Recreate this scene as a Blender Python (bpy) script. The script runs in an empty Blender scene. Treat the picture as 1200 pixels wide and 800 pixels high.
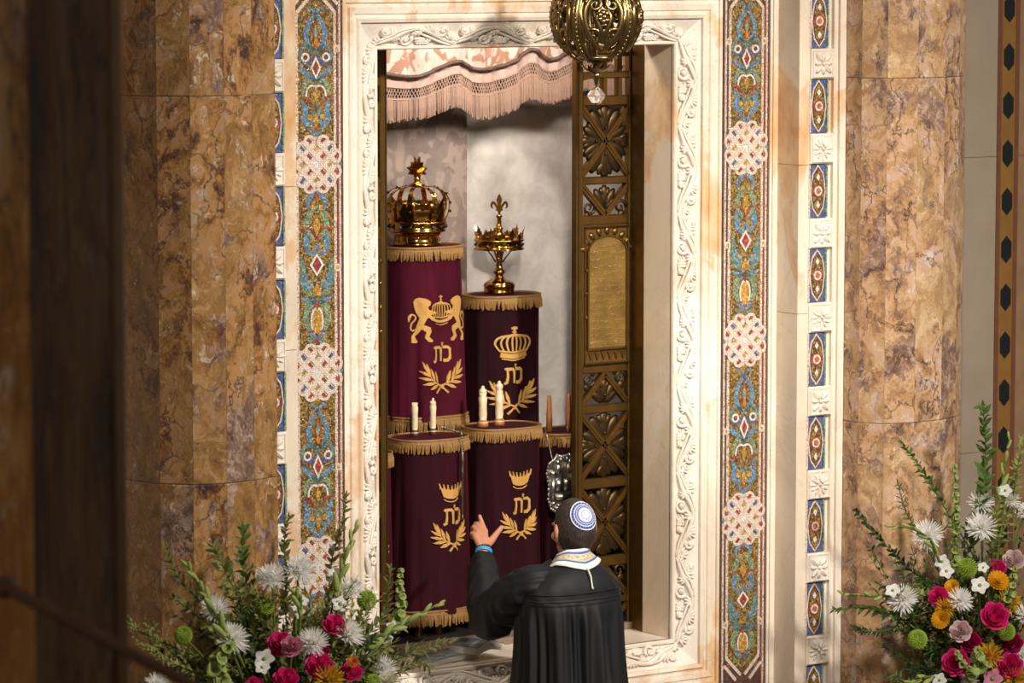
import bpy, bmesh, math, random
from mathutils import Vector, Matrix, noise
random.seed(7)
scene = bpy.context.scene
col = scene.collection
R = math.radians
sin, cos, pi = math.sin, math.cos, math.pi

# ------------------------------------------------------------------ camera
FPX = 4300.0
YAW = R(34); PITCH = math.atan(462 / FPX); DIST = 14.3; ZC = 2.35
_fh = Vector((sin(YAW), cos(YAW), 0))
FWD = _fh * cos(PITCH) + Vector((0, 0, -sin(PITCH)))
RIGHT = Vector((cos(YAW), -sin(YAW), 0)); UP = RIGHT.cross(FWD)
CAM = Vector((0, 0, ZC)) - FWD * DIST
cam = bpy.data.cameras.new('camera'); cam.lens = 36 * FPX / 1200; cam.sensor_width = 36
cam.clip_end = 100
cam.dof.use_dof = True; cam.dof.focus_distance = 14.3; cam.dof.aperture_fstop = 4.0
camo = bpy.data.objects.new('camera', cam); col.objects.link(camo)
camo.matrix_world = Matrix(((RIGHT.x, UP.x, -FWD.x, CAM.x), (RIGHT.y, UP.y, -FWD.y, CAM.y), (RIGHT.z, UP.z, -FWD.z, CAM.z), (0, 0, 0, 1)))
scene.camera = camo

def at(px, py, Y):
    """where the sight line of a photo pixel meets the vertical plane y = Y"""
    d = FWD * FPX + RIGHT * (px - 600) + UP * (400 - py)
    return CAM + d * ((Y - CAM.y) / d.y)

def deep(px, py, dist):
    d = FWD * FPX + RIGHT * (px - 600) + UP * (400 - py)
    return CAM + d * (dist / FPX)

# ------------------------------------------------------------------ light
w = bpy.data.worlds.new('hall'); scene.world = w; w.use_nodes = True
w.node_tree.nodes['Background'].inputs[0].default_value = (1.0, 0.86, 0.70, 1)
w.node_tree.nodes['Background'].inputs[1].default_value = 0.15

def area(name, loc, target, size, energy, color, spread=180):
    l = bpy.data.lights.new(name, 'AREA'); l.shape = 'DISK'; l.size = size; l.energy = energy; l.color = color
    l.spread = R(spread)
    o = bpy.data.objects.new(name, l); col.objects.link(o); o.location = loc
    o.rotation_euler = (Vector(target) - Vector(loc)).to_track_quat('-Z', 'Y').to_euler()
    return o
area('hall_spotlight', (1.3, -7.4, 6.4), (-0.1, -0.1, 2.0), 0.55, 158, (1.0, 0.93, 0.84), 80)
area('hall_spotlight', (-4.6, -7.6, 6.4), (0.95, 0.3, 2.2), 0.55, 16, (1.0, 0.91, 0.80), 23)
scene.view_settings.view_transform = 'Standard'; scene.view_settings.look = 'None'
scene.view_settings.gamma = 1; scene.view_settings.use_curve_mapping = False
scene.view_settings.exposure = 0.0

# ------------------------------------------------------------------ mesh helpers
class MB:
    def __init__(s): s.v = []; s.f = []
    def add(s, vs, fs):
        n = len(s.v); s.v += [tuple(p) for p in vs]; s.f += [tuple(i + n for i in f) for f in fs]; return s
    def box(s, x0, x1, y0, y1, z0, z1):
        return s.add([(x0,y0,z0),(x1,y0,z0),(x1,y1,z0),(x0,y1,z0),(x0,y0,z1),(x1,y0,z1),(x1,y1,z1),(x0,y1,z1)],
                     [(3,2,1,0),(4,5,6,7),(0,1,5,4),(1,2,6,5),(2,3,7,6),(3,0,4,7)])
    def slab(s, x0, x1, y0, y1, z0, z1, b=0.003):
        """box with a bevelled front (-Y) edge"""
        vs = [(x0,y1,z0),(x1,y1,z0),(x1,y1,z1),(x0,y1,z1),(x0,y0+b,z0),(x1,y0+b,z0),(x1,y0+b,z1),(x0,y0+b,z1),
              (x0+b,y0,z0+b),(x1-b,y0,z0+b),(x1-b,y0,z1-b),(x0+b,y0,z1-b)]
        return s.add(vs, [(3,2,1,0),(0,1,5,4),(1,2,6,5),(2,3,7,6),(3,0,4,7),(4,5,9,8),(5,6,10,9),(6,7,11,10),(7,4,8,11),(8,9,10,11)])
    def prism(s, poly, y0, y1):
        """polygon in (x, z), front at y0 and back at y1 (y0 < y1)"""
        n = len(poly)
        a = sum(poly[i][0]*poly[(i+1)%n][1]-poly[(i+1)%n][0]*poly[i][1] for i in range(n))
        if a < 0: poly = poly[::-1]
        vs = [(p[0], y0, p[1]) for p in poly] + [(p[0], y1, p[1]) for p in poly]
        fs = [tuple(range(n)), tuple(range(2*n-1, n-1, -1))]
        for i in range(n):
            j = (i+1) % n; fs.append((i, i+n, j+n, j))
        return s.add(vs, fs)
    def stroke(s, pts, ws, y0, y1, sub=3):
        """a band of varying width along a 2D path, front at y0"""
        P, W = smooth_path(pts, ws, sub)
        L = []; Rr = []
        for i, p in enumerate(P):
            a = P[max(i-1, 0)]; b = P[min(i+1, len(P)-1)]
            d = Vector((b[0]-a[0], b[1]-a[1])); d = d.normalized() if d.length > 1e-9 else Vector((1, 0))
            nx, nz = -d.y, d.x; h = W[i]/2
            L.append((p[0]+nx*h, p[1]+nz*h)); Rr.append((p[0]-nx*h, p[1]-nz*h))
        n = len(P); vs = []
        for i in range(n):
            vs += [(L[i][0], y0, L[i][1]), (Rr[i][0], y0, Rr[i][1]), (L[i][0], y1, L[i][1]), (Rr[i][0], y1, Rr[i][1])]
        fs = []
        for i in range(n-1):
            a = 4*i; b = a+4
            fs += [(a, a+1, b+1, b), (a, b, b+2, a+2), (a+1, a+3, b+3, b+1)]
        fs += [(0, 2, 3, 1), (4*n-4, 4*n-3, 4*n-1, 4*n-2)]
        return s.add(vs, fs)
    def tube(s, pts, rad, n=8, cap=True, flat=1.0):
        pts = [Vector(p) for p in pts]
        if not isinstance(rad, (list, tuple)): rad = [rad]*len(pts)
        vs = []; fs = []; prev = None
        for i, p in enumerate(pts):
            d = pts[min(i+1, len(pts)-1)] - pts[max(i-1, 0)]
            d = d.normalized() if d.length > 1e-9 else Vector((0, 0, 1))
            if prev is None:
                u = d.orthogonal().normalized()
            else:
                u = prev - d*prev.dot(d); u = u.normalized() if u.length > 1e-6 else d.orthogonal().normalized()
            prev = u; q = d.cross(u)
            for k in range(n):
                t = 2*pi*k/n; vs.append(p + (u*cos(t) + q*sin(t)*flat)*rad[i])
        for i in range(len(pts)-1):
            for k in range(n):
                a = i*n+k; b = i*n+(k+1) % n; fs.append((a, b, b+n, a+n))
        if cap:
            fs.append(tuple(range(n-1, -1, -1))); m = (len(pts)-1)*n; fs.append(tuple(range(m, m+n)))
        return s.add(vs, fs)
    def lathe(s, prof, n=24, c=(0, 0, 0), M=None):
        vs = []; fs = []
        for r, z in prof:
            for k in range(n):
                t = 2*pi*k/n; p = Vector((r*cos(t), r*sin(t), z))
                if M: p = M @ p
                vs.append(p + Vector(c))
        for i in range(len(prof)-1):
            for k in range(n):
                a = i*n+k; b = i*n+(k+1) % n; fs.append((a, b, b+n, a+n))
        fs.append(tuple(range(n-1, -1, -1))); m = (len(prof)-1)*n; fs.append(tuple(range(m, m+n)))
        return s.add(vs, fs)
    def ell(s, c, r, M=None, nu=10, nv=6):
        prof = []
        vs = []; fs = []
        for j in range(nv+1):
            ph = -pi/2 + pi*j/nv
            for k in range(nu):
                t = 2*pi*k/nu
                p = Vector((r[0]*cos(ph)*cos(t), r[1]*cos(ph)*sin(t), r[2]*sin(ph)))
                if M: p = M @ p
                vs.append(p + Vector(c))
        for j in range(nv):
            for k in range(nu):
                a = j*nu+k; b = j*nu+(k+1) % nu
                fs.append((a, b, b+nu, a+nu))
        return s.add(vs, fs)
    def petal(s, base, d, up, L, W, curl=0.3, cup=0.2, seg=4, prof=None):
        """leaf or petal from base along d, bending towards up"""
        base = Vector(base); d = Vector(d).normalized(); up = Vector(up)
        side = d.cross(up)
        side = side.normalized() if side.length > 1e-6 else d.orthogonal().normalized()
        up = side.cross(d).normalized()
        vs = []; fs = []
        for i in range(seg+1):
            t = i/seg; a = curl*t
            c = base + d*(L*t*cos(a*0.8)) + up*(L*t*sin(a*0.8))
            wd = W*(prof[i] if prof else sin(pi*(0.08+0.9*t)**0.8))*0.5
            vs += [c - side*wd + up*(cup*wd), c, c + side*wd + up*(cup*wd)]
        for i in range(seg):
            a = 3*i; fs += [(a, a+1, a+4, a+3), (a+1, a+2, a+5, a+4)]
        return s.add(vs, fs)
    def apply(s, fn, i0=0):
        s.v[i0:] = [tuple(fn(Vector(p))) for p in s.v[i0:]]; return s
    def refine(s, mx):
        bm = bmesh.new(); vv = [bm.verts.new(p) for p in s.v]
        for f in s.f:
            try: bm.faces.new([vv[i] for i in f])
            except ValueError: pass
        bm.normal_update(); bmesh.ops.triangulate(bm, faces=bm.faces[:])
        for _ in range(5):
            es = [e for e in bm.edges if e.calc_length() > mx]
            if not es: break
            bmesh.ops.subdivide_edges(bm, edges=es, cuts=1); bm.normal_update(); bmesh.ops.triangulate(bm, faces=[f for f in bm.faces if len(f.verts) > 3])
        bm.verts.index_update(); s.v = [tuple(v.co) for v in bm.verts]; s.f = [tuple(v.index for v in f.verts) for f in bm.faces]; bm.free(); return s
    def mesh(s, name, mat, smooth=False):
        me = bpy.data.meshes.new(name); me.from_pydata(s.v, [], s.f); me.update()
        if mat: me.materials.append(mat)
        if smooth: me.shade_smooth()
        return me
    def build(s, name, mat, parent=None, smooth=False, kind=None, loc=None):
        return put(s.mesh(name, mat, smooth), name, parent, kind=kind, loc=loc)

def put(me, name, parent=None, loc=None, kind=None, rot=None, scale=None):
    o = bpy.data.objects.new(name, me); col.objects.link(o)
    if parent: o.parent = parent
    if loc is not None: o.location = loc
    if rot is not None: o.rotation_euler = rot
    if scale is not None: o.scale = scale
    if kind: o['kind'] = kind
    return o

def smooth_path(pts, ws, sub):
    if not isinstance(ws, (list, tuple)): ws = [ws]*len(pts)
    if sub <= 1 or len(pts) < 3: return list(pts), list(ws)
    P = []; W = []; n = len(pts)
    dim = len(pts[0])
    for i in range(n-1):
        p0 = pts[max(i-1, 0)]; p1 = pts[i]; p2 = pts[i+1]; p3 = pts[min(i+2, n-1)]
        for k in range(sub):
            t = k/sub
            P.append(tuple(0.5*((2*p1[c]) + (-p0[c]+p2[c])*t + (2*p0[c]-5*p1[c]+4*p2[c]-p3[c])*t*t + (-p0[c]+3*p1[c]-3*p2[c]+p3[c])*t**3) for c in range(dim)))
            W.append(ws[i]+(ws[i+1]-ws[i])*t)
    P.append(tuple(pts[-1])); W.append(ws[-1])
    return P, W

def empty(name, loc=(0, 0, 0), rz=0):
    o = bpy.data.objects.new(name, None); col.objects.link(o); o.location = loc; o.rotation_euler = (0, 0, rz); o.empty_display_size = 0.1
    return o

def tag(o, label=None, cat=None, group=None, kind=None):
    if label: o['label'] = label
    if cat: o['category'] = cat
    if group: o['group'] = group
    if kind: o['kind'] = kind
    return o

def disc(cx, cz, r, n=14, rz=None):
    rz = rz or r
    return [(cx+r*cos(2*pi*k/n), cz+rz*sin(2*pi*k/n)) for k in range(n)]
def dia(cx, cz, hw, hh): return [(cx-hw, cz), (cx, cz-hh), (cx+hw, cz), (cx, cz+hh)]

# ------------------------------------------------------------------ materials
def S(h):
    """sRGB hex -> linear"""
    h = h.lstrip('#'); c = [int(h[i:i+2], 16)/255 for i in (0, 2, 4)]
    return tuple((x/12.92 if x <= 0.04045 else ((x+0.055)/1.055)**2.4) for x in c) + (1.0,)

class NT:
    def __init__(s, name):
        s.m = bpy.data.materials.new(name); s.m.use_nodes = True; s.t = s.m.node_tree; s.n = s.t.nodes
        s.b = s.n['Principled BSDF']
    def new(s, typ, **kw):
        n = s.n.new(typ)
        for k, v in kw.items(): setattr(n, k, v)
        return n
    def link(s, a, b): s.t.links.new(a, b)
    def pos(s, scale=(1, 1, 1), rand=0.0, objspace=False):
        if objspace:
            src = s.new('ShaderNodeTexCoord').outputs['Object']
        else:
            src = s.new('ShaderNodeNewGeometry').outputs['Position']
        if rand:
            oi = s.new('ShaderNodeObjectInfo'); mu = s.new('ShaderNodeVectorMath', operation='SCALE')
            cb = s.new('ShaderNodeCombineXYZ')
            s.link(oi.outputs['Random'], cb.inputs[0]); s.link(oi.outputs['Random'], cb.inputs[1]); s.link(oi.outputs['Random'], cb.inputs[2])
            s.link(cb.outputs[0], mu.inputs[0]); mu.inputs[3].default_value = rand
            ad = s.new('ShaderNodeVectorMath', operation='ADD'); s.link(src, ad.inputs[0]); s.link(mu.outputs[0], ad.inputs[1]); src = ad.outputs[0]
        mp = s.new('ShaderNodeMapping'); mp.inputs['Scale'].default_value = scale
        s.link(src, mp.inputs[0]); return mp.outputs[0]
    def noise(s, vec, scale, detail=4, rough=0.55, dist=0.0):
        n = s.new('ShaderNodeTexNoise'); n.inputs['Scale'].default_value = scale; n.inputs['Detail'].default_value = detail
        n.inputs['Roughness'].default_value = rough; n.inputs['Distortion'].default_value = dist
        s.link(vec, n.inputs['Vector']); return n.outputs['Fac']
    def ramp(s, fac, stops, interp='LINEAR'):
        r = s.new('ShaderNodeValToRGB'); cr = r.color_ramp; cr.interpolation = interp
        while len(cr.elements) < len(stops): cr.elements.new(0.5)
        for e, (p, c) in zip(cr.elements, stops):
            e.position = p; e.color = S(c) if isinstance(c, str) else (c, c, c, 1)
        s.link(fac, r.inputs[0]); return r.outputs[0]
    def mix(s, fac, a, b, blend='MIX'):
        m = s.new('ShaderNodeMix', data_type='RGBA', blend_type=blend)
        if isinstance(fac, (int, float)): m.inputs[0].default_value = fac
        else: s.link(fac, m.inputs[0])
        for i, x in ((6, a), (7, b)):
            if isinstance(x, str): m.inputs[i].default_value = S(x)
            elif isinstance(x, tuple): m.inputs[i].default_value = x
            else: s.link(x, m.inputs[i])
        return m.outputs[2]
    def bump(s, h, strength=0.3, dist=0.01):
        b = s.new('ShaderNodeBump'); b.inputs['Strength'].default_value = strength; b.inputs['Distance'].default_value = dist
        s.link(h, b.inputs['Height']); s.link(b.outputs[0], s.b.inputs['Normal'])
    def fin(s, colr=None, rough=0.5, metal=0.0, sheen=0.0, spec=0.5, coat=0.0, **kw):
        if colr is not None:
            if isinstance(colr, str): s.b.inputs['Base Color'].default_value = S(colr)
            elif isinstance(colr, tuple): s.b.inputs['Base Color'].default_value = colr
            else: s.link(colr, s.b.inputs['Base Color'])
        s.b.inputs['Roughness'].default_value = rough; s.b.inputs['Metallic'].default_value = metal
        s.b.inputs['Specular IOR Level'].default_value = spec
        if sheen:
            s.b.inputs['Sheen Weight'].default_value = sheen; s.b.inputs['Sheen Roughness'].default_value = 0.35
            if 'sheen_tint' in kw: s.b.inputs['Sheen Tint'].default_value = S(kw['sheen_tint'])
        if coat: s.b.inputs['Coat Weight'].default_value = coat
        for k, v in kw.items():
            if k in s.b.inputs: s.b.inputs[k].default_value = v
        return s.m

M = {}
def plain(name, c, rough=0.5, metal=0.0, var=0.12, scale=60, **kw):
    """one colour with a little uneven grain"""
    n = NT(name); v = n.pos(); f = n.noise(v, scale, 3)
    c0 = S(c); lo = tuple(x*(1-var) for x in c0[:3])+(1,); hi = tuple(min(1, x*(1+var)) for x in c0[:3])+(1,)
    bump = kw.pop('bump', 0)
    if bump: n.bump(f, bump, 0.004)
    M[name] = n.fin(n.mix(f, lo, hi), rough, metal, **kw); return M[name]

def white_marble(name, base='#e6d9c8', ochre='#c98e4b', amount=0.58, rand=0.0):
    n = NT(name); v = n.pos((1, 1, 0.6), rand)
    cloud = n.noise(v, 2.2, 6, 0.6, 0.8)
    vein = n.noise(v, 3.0, 8, 0.65, 1.6)
    patch = n.noise(v, 1.5, 7, 0.62, 1.2)
    c = n.mix(n.ramp(cloud, [(0.35, '#d3c5b4'), (0.65, base)]), base, base)
    c = n.ramp(cloud, [(0.30, '#cdbdaa'), (0.5, base), (0.75, '#efe6da')])
    c = n.mix(n.ramp(patch, [(amount, 0.0), (amount+0.035, 0.55), (amount+0.16, 0.9)]), c, n.ramp(n.noise(v, 14, 5), [(0.35, '#dcb27c'), (0.65, ochre)]))
    c = n.mix(n.ramp(vein, [(0.492, 0.0), (0.5, 0.30), (0.508, 0.0)]), c, '#9d8c7e')
    M[name] = n.fin(c, 0.32, 0, spec=0.4); return M[name]
white_marble('white_marble', amount=0.545); white_marble('veined_marble', '#dfcfba', '#bf8340', 0.535)
white_marble('jamb_marble', '#d8c4aa', '#b67c3f', 0.53)
white_marble('carved_marble', '#e4dacd', '#cfa26a', 0.66)

def breccia(name, rand, dark=1.0, zs=0.75, warm=('#2c1c1a', '#59382c', '#8f6236', '#b08450', '#a37f66', '#cdb393'), ochre=('#6e4620', '#a8702e', '#cf9f5c'), och=0.50):
    n = NT(name); v = n.pos((1, 1, zs), rand)
    w0 = n.new('ShaderNodeTexNoise'); w0.inputs['Scale'].default_value = 4.0; w0.inputs['Detail'].default_value = 5; w0.inputs['Roughness'].default_value = 0.65
    n.link(v, w0.inputs['Vector'])
    sub = n.new('ShaderNodeVectorMath', operation='MULTIPLY_ADD'); n.link(w0.outputs['Color'], sub.inputs[0])
    sub.inputs[1].default_value = (0.30, 0.30, 0.30); n.link(v, sub.inputs[2]); vw = sub.outputs[0]
    a = n.noise(vw, 9.0, 12, 0.74, 0.3)
    c = n.ramp(a, [(0.33, warm[0]), (0.41, warm[1]), (0.47, warm[2]), (0.53, warm[3]), (0.58, warm[4]), (0.67, warm[5])])
    b = n.noise(vw, 2.6, 7, 0.62, 0.5)
    c = n.mix(n.ramp(b, [(och-0.04, 0.0), (och+0.04, 0.85)]), c, n.ramp(n.noise(vw, 13, 10, 0.75, 0.4), [(0.36, ochre[0]), (0.5, ochre[1]), (0.64, ochre[2])]))
    g = n.noise(vw, 3.4, 8, 0.66, 0.9)
    c = n.mix(n.ramp(g, [(0.55, 0.0), (0.60, 0.9)]), c, n.ramp(n.noise(vw, 17, 10, 0.75, 0.3), [(0.36, '#41302f'), (0.5, '#806459'), (0.62, '#bda48f')]))
    vo = n.new('ShaderNodeTexVoronoi', feature='DISTANCE_TO_EDGE'); vo.inputs['Scale'].default_value = 7.0; n.link(vw, vo.inputs['Vector'])
    crk = n.new('ShaderNodeMath', operation='MULTIPLY'); n.link(n.ramp(vo.outputs['Distance'], [(0.0, 1.0), (0.035, 0.0)]), crk.inputs[0]); n.link(n.ramp(b, [(0.45, 0.9), (0.6, 0.0)]), crk.inputs[1])
    c = n.mix(crk.outputs[0], c, '#3d2a26')
    fl = n.noise(vw, 20, 12, 0.78, 0.8)
    c = n.mix(n.ramp(fl, [(0.575, 0.0), (0.64, 0.85)]), c, '#d9c5ad')
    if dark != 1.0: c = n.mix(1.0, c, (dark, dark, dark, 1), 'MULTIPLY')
    M[name] = n.fin(c, 0.28, 0, spec=0.45); return M[name]
breccia('red_breccia', 9.0, 0.95, 0.75, ochre=('#6b4a2a', '#96703f', '#bf9a6a'))
breccia('gold_breccia', 5.0, 1.1, 0.8, ('#4a3834', '#7d5f50', '#a37d58', '#bb9873', '#b4968a', '#d9c8b2'), ('#876548', '#ad8a60', '#d2b896'), 0.53)
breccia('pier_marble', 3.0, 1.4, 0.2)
breccia('shaded_marble', 3.0, 0.42, 0.12)  # pier marble again, shade of the face turned from the lamps put into its colour

def tessera(name, colors, scale=135, rough=0.35, metal=0.0, grout='#6b5336'):
    n = NT(name); v = n.pos()
    vo = n.new('ShaderNodeTexVoronoi'); vo.inputs['Scale'].default_value = scale; vo.inputs['Randomness'].default_value = 0.55
    n.link(v, vo.inputs['Vector'])
    ve = n.new('ShaderNodeTexVoronoi', feature='DISTANCE_TO_EDGE'); ve.inputs['Scale'].default_value = scale; ve.inputs['Randomness'].default_value = 0.55
    n.link(v, ve.inputs['Vector'])
    sp = n.new('ShaderNodeSeparateColor'); n.link(vo.outputs['Color'], sp.inputs[0])
    k = len(colors)
    c = n.ramp(sp.outputs[0], [(i/k, x) for i, x in enumerate(colors)], 'CONSTANT')
    e = n.ramp(ve.outputs['Distance'], [(0.03, 0.0), (0.10, 1.0)])
    n.bump(e, 0.4, 0.003)
    M[name] = n.fin(n.mix(e, grout, c), rough, metal); return M[name]
tessera('tess_gold', ['#8f6c2c', '#a98440', '#6f5426', '#bd9a54', '#97722e', '#54401f', '#b38d45'], 125, 0.34, 0.15, '#4a3a20')
tessera('tess_blue', ['#3c86b8', '#5a9fc6', '#2f6fa6', '#7db4cc', '#4c93b4'])
tessera('tess_teal', ['#3b8580', '#5a9d92', '#2d6d72', '#78aa94', '#4a8f9a'])
tessera('tess_deep', ['#274f93', '#2f62ab', '#1d3f80', '#3b70b5'])
tessera('tess_green', ['#6d9a7c', '#86ab86', '#4f8a80', '#9ab78c'])
tessera('tess_red', ['#a5322b', '#8c2522', '#bf4a38', '#7a1f22'])
tessera('tess_dark', ['#4a1f22', '#6d2a2a', '#2f1b1c', '#5a2426', '#33303a'])
tessera('tess_ochre', ['#c79a3c', '#b98a2e', '#d6ae55', '#a9792a'])
tessera('tess_orange', ['#d2722c', '#c8602a', '#dd8840'])
tessera('tess_cream', ['#dccabb', '#e6d9cc', '#d2bcaa', '#e2d2c4'], 135, 0.45, 0, '#8d7660')
tessera('tess_white', ['#dfdfdc', '#ecebe6', '#d2d4d6'], 135, 0.4, 0, '#a39c92')

plain('bronze', '#6e5228', 0.38, 0.85, 0.35, 25)
plain('bronze_dark', '#46351d', 0.42, 0.8, 0.35, 30)
plain('bronze_plaque', '#70562a', 0.45, 0.7, 0.3, 40)
plain('brass', '#c79645', 0.16, 1.0, 0.1, 20)
plain('lamp_gold', '#857048', 0.3, 0.95, 0.4, 25)
plain('silver', '#a8a49c', 0.3, 1.0, 0.25, 40)
plain('gold_thread', '#c29347', 0.5, 0.15, 0.25, 500, sheen=0.3, bump=0.4)
plain('gold_fringe', '#86622f', 0.6, 0.1, 0.35, 300)
plain('wood_warm', '#a0653a', 0.4, 0, 0.25, 40)
plain('wood_dark', '#4a2417', 0.45, 0, 0.25, 40)
plain('bone', '#d6c3a0', 0.4, 0, 0.2, 60)
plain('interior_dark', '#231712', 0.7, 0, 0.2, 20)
plain('threshold_stone', '#7d6b58', 0.5, 0, 0.3, 12)
plain('floor_stone', '#6b5a48', 0.4, 0, 0.25, 6)
plain('black_stone', '#15191c', 0.3, 0, 0.5, 40)
plain('grey_marble', '#8f8171', 0.35, 0, 0.18, 5)
plain('yellow_marble', '#7d5a2a', 0.35, 0, 0.25, 14)
plain('rust_marble', '#66402f', 0.35, 0, 0.3, 25)
plain('tan_marble', '#86694e', 0.35, 0, 0.3, 9)

# ================================================================== THE SETTING
XC = 0.128                 # centre line of the ark
HW = 0.70                  # half width of the opening
ZB, ZT = 1.075, 3.49       # sill and head of the opening
fl = MB().box(-9, 6, -13, 2, -0.1, 0).build('floor', M['floor_stone'], kind='structure')

wall = empty('wall_back', (0, 0, 0)); wall['kind'] = 'structure'
# wall body around the niche (behind the facing)
MB().box(-4, XC-HW-0.004, 0.12, 0.27, 0, 5).build('masonry', M['jamb_marble'], wall)
MB().box(XC+HW+0.004, 4, 0.12, 0.27, 0, 5).build('masonry', M['jamb_marble'], wall)
MB().box(XC-HW-0.004, XC+HW+0.004, 0.12, 0.27, ZT+0.004, 5).build('masonry', M['jamb_marble'], wall)
MB().box(XC-HW-0.004, XC+HW+0.004, 0.12, 0.27, 0, ZB-0.06).build('masonry', M['jamb_marble'], wall)
# jamb linings, head lining and sill slab
MB().box(XC+HW, XC+HW+0.03, 0.080, 0.266, ZB, ZT).build('jamb_lining', M['jamb_marble'], wall)
MB().box(XC-HW-0.03, XC-HW, 0.080, 0.266, ZB, ZT).build('jamb_lining', M['jamb_marble'], wall)
MB().box(XC-HW, XC+HW, 0.080, 0.266, ZT, ZT+0.03).build('head_lining', M['jamb_marble'], wall)
MB().box(XC-HW, XC+HW, 0.075, 0.42, ZB-0.05, ZB).build('sill_slab', M['white_marble'], wall)
MB().box(XC-HW+0.3, XC+HW, 0.34, 0.46, ZB, ZB+0.03).build('threshold', M['threshold_stone'], wall)

def ring(profile):
    """picture-frame moulding: profile of (offset outwards from the opening, y); one mitred piece for each side"""
    out = []
    for side in range(4):
        vs = []; fs = []
        for a, y in profile:
            x0, x1, z0, z1 = XC-HW-a, XC+HW+a, ZB-a, ZT+a
            c = [(x0, z0), (x1, z0), (x1, z1), (x0, z1)]
            p, q = c[side], c[(side+1) % 4]
            vs += [(p[0], y, p[1]), (q[0], y, q[1])]
        for i in range(len(profile)-1):
            k = 2*i; fs.append((k, k+2, k+3, k+1))
        out.append(MB().add(vs, fs))
    return out
for mb in ring([(0, 0.085), (0, 0.066), (0.004, 0.060), (0.015, 0.060), (0.018, 0.076)]):
    mb.build('fillet', M['white_marble'], wall)
for mb in ring([(0.014, 0.072), (0.107, 0.024)]):
    mb.build('carved_ground', M['carved_marble'], wall)
for mb in ring([(0.103, 0.026), (0.105, 0.012), (0.118, 0.006), (0.126, 0.014), (0.135, 0.016), (0.138, 0.006), (0.160, 0.002), (0.166, 0.010), (0.178, 0.010), (0.180, 0.0), (0.193, 0.0), (0.193, 0.12)]):
    mb.build('molding', M['white_marble'], wall)

# carved acanthus scroll: one repeat, laid along u (x) and across v (z), relief towards -y
def scroll_repeat(L=0.33, W=0.078):
    m = MB()
    def tube2(pts, rad, y, sub=4, flat=1.0):
        P, Wd = smooth_path(pts, rad, sub)
        m.tube([(p[0]*L, y, p[1]*W) for p in P], Wd, 6)
    # waving stem
    tube2([(0, 0.08), (0.14, 0.28), (0.30, 0.62), (0.5, 0.92), (0.64, 0.76), (0.8, 0.38), (1.0, 0.08)], [0.008, 0.010, 0.011, 0.010, 0.011, 0.011, 0.008], -0.006)
    tube2([(0.03, -0.04), (0.19, 0.18), (0.36, 0.48), (0.54, 0.78)], [0.005, 0.006, 0.006, 0.004], -0.011)
    tube2([(0.55, 0.98), (0.70, 0.86), (0.85, 0.50), (1.0, 0.22)], [0.005, 0.006, 0.006, 0.004], -0.011)
    for cx, cz, r0, s0, sg in ((0.62, 0.28, 0.34, 2.4, 1), (0.17, 0.74, 0.26, -0.8, -1), (0.90, 0.78, 0.20, 3.4, 1)):
        pts = []; rad = []
        for i in range(15):
            t = i/14; a = s0 + sg*t*4.4*pi/1.6; r = r0*(1-0.86*t)
            pts.append((cx + r*W/L*cos(a), cz + r*sin(a))); rad.append(0.0085*(1-0.45*t))
        tube2(pts, rad, -0.008, 1)
        m.ell((cx*L, -0.007, cz*W), (0.010, 0.011, 0.010), nu=8, nv=5)
    for bx, bz, a0, a1, k, ln in ((0.32, 0.56, 1.0, 3.4, 7, 0.046), (0.50, 0.86, -0.9, -2.9, 5, 0.036), (0.82, 0.42, 0.3, 2.4, 6, 0.046), (0.06, 0.20, 0.8, 2.6, 5, 0.038), (0.95, 0.12, -0.4, 1.4, 4, 0.030), (0.42, 0.40, -0.2, -2.0, 5, 0.034), (0.76, 0.55, -1.0, -2.4, 4, 0.034), (0.30, 0.10, 0.0, 1.2, 4, 0.034)):
        for i in range(k):
            a = a0 + (a1-a0)*i/max(1, k-1)
            d = Vector((cos(a), 0, sin(a)))
            c = Vector((bx*L, -0.005, bz*W)) + d*ln*0.5
            m.ell(c, (ln*0.52, 0.012, 0.0062), Matrix.Rotation(-a, 3, 'Y'), 8, 4)
    for i in range(9):
        m.ell(((0.40+0.032*(i % 3))*L, -0.008, (0.10+0.12*(i//3))*W), (0.008, 0.009, 0.008), nu=6, nv=4)
    for i in range(len(m.v)):
        x, y, z = m.v[i]; m.v[i] = (x, y, min(max(z, -0.002), W+0.002))
    return m.mesh('carved_scroll', M['carved_marble'], True)
sc_me = scroll_repeat()
tilt = math.atan2(0.048, 0.093)
def lay(side):
    # start point, direction, outward direction of the carved band on one side of the opening
    a0 = 0.020
    if side == 'r': st, u, o, ln = (XC+HW+a0, ZB-a0), (0, 1), (1, 0), ZT-ZB+2*a0
    elif side == 'l': st, u, o, ln = (XC-HW-a0, ZT+a0), (0, -1), (-1, 0), ZT-ZB+2*a0
    elif side == 't': st, u, o, ln = (XC+HW+a0, ZT+a0), (-1, 0), (0, 1), 2*HW+2*a0
    else: st, u, o, ln = (XC-HW-a0, ZB-a0), (1, 0), (0, -1), 2*HW+2*a0
    n = round(ln/0.33); s = ln/n/0.33
    for i in range(n):
        ob = bpy.data.objects.new('carved_scroll', sc_me); col.objects.link(ob); ob.parent = wall
        U = Vector((u[0], 0, u[1])); O = Vector((o[0]*cos(tilt), -sin(tilt), o[1]*cos(tilt)))
        N = U.cross(O)
        if N.y < 0: N = -N
        p = Vector((st[0], 0.0695, st[1])) + U*(i*ln/n)
        ob.matrix_world = Matrix(((U.x*s, N.x, O.x, p.x), (U.y*s, N.y, O.y, p.y), (U.z*s, N.z, O.z, p.z), (0, 0, 0, 1)))
for sd in 'rltb': lay(sd)

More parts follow.
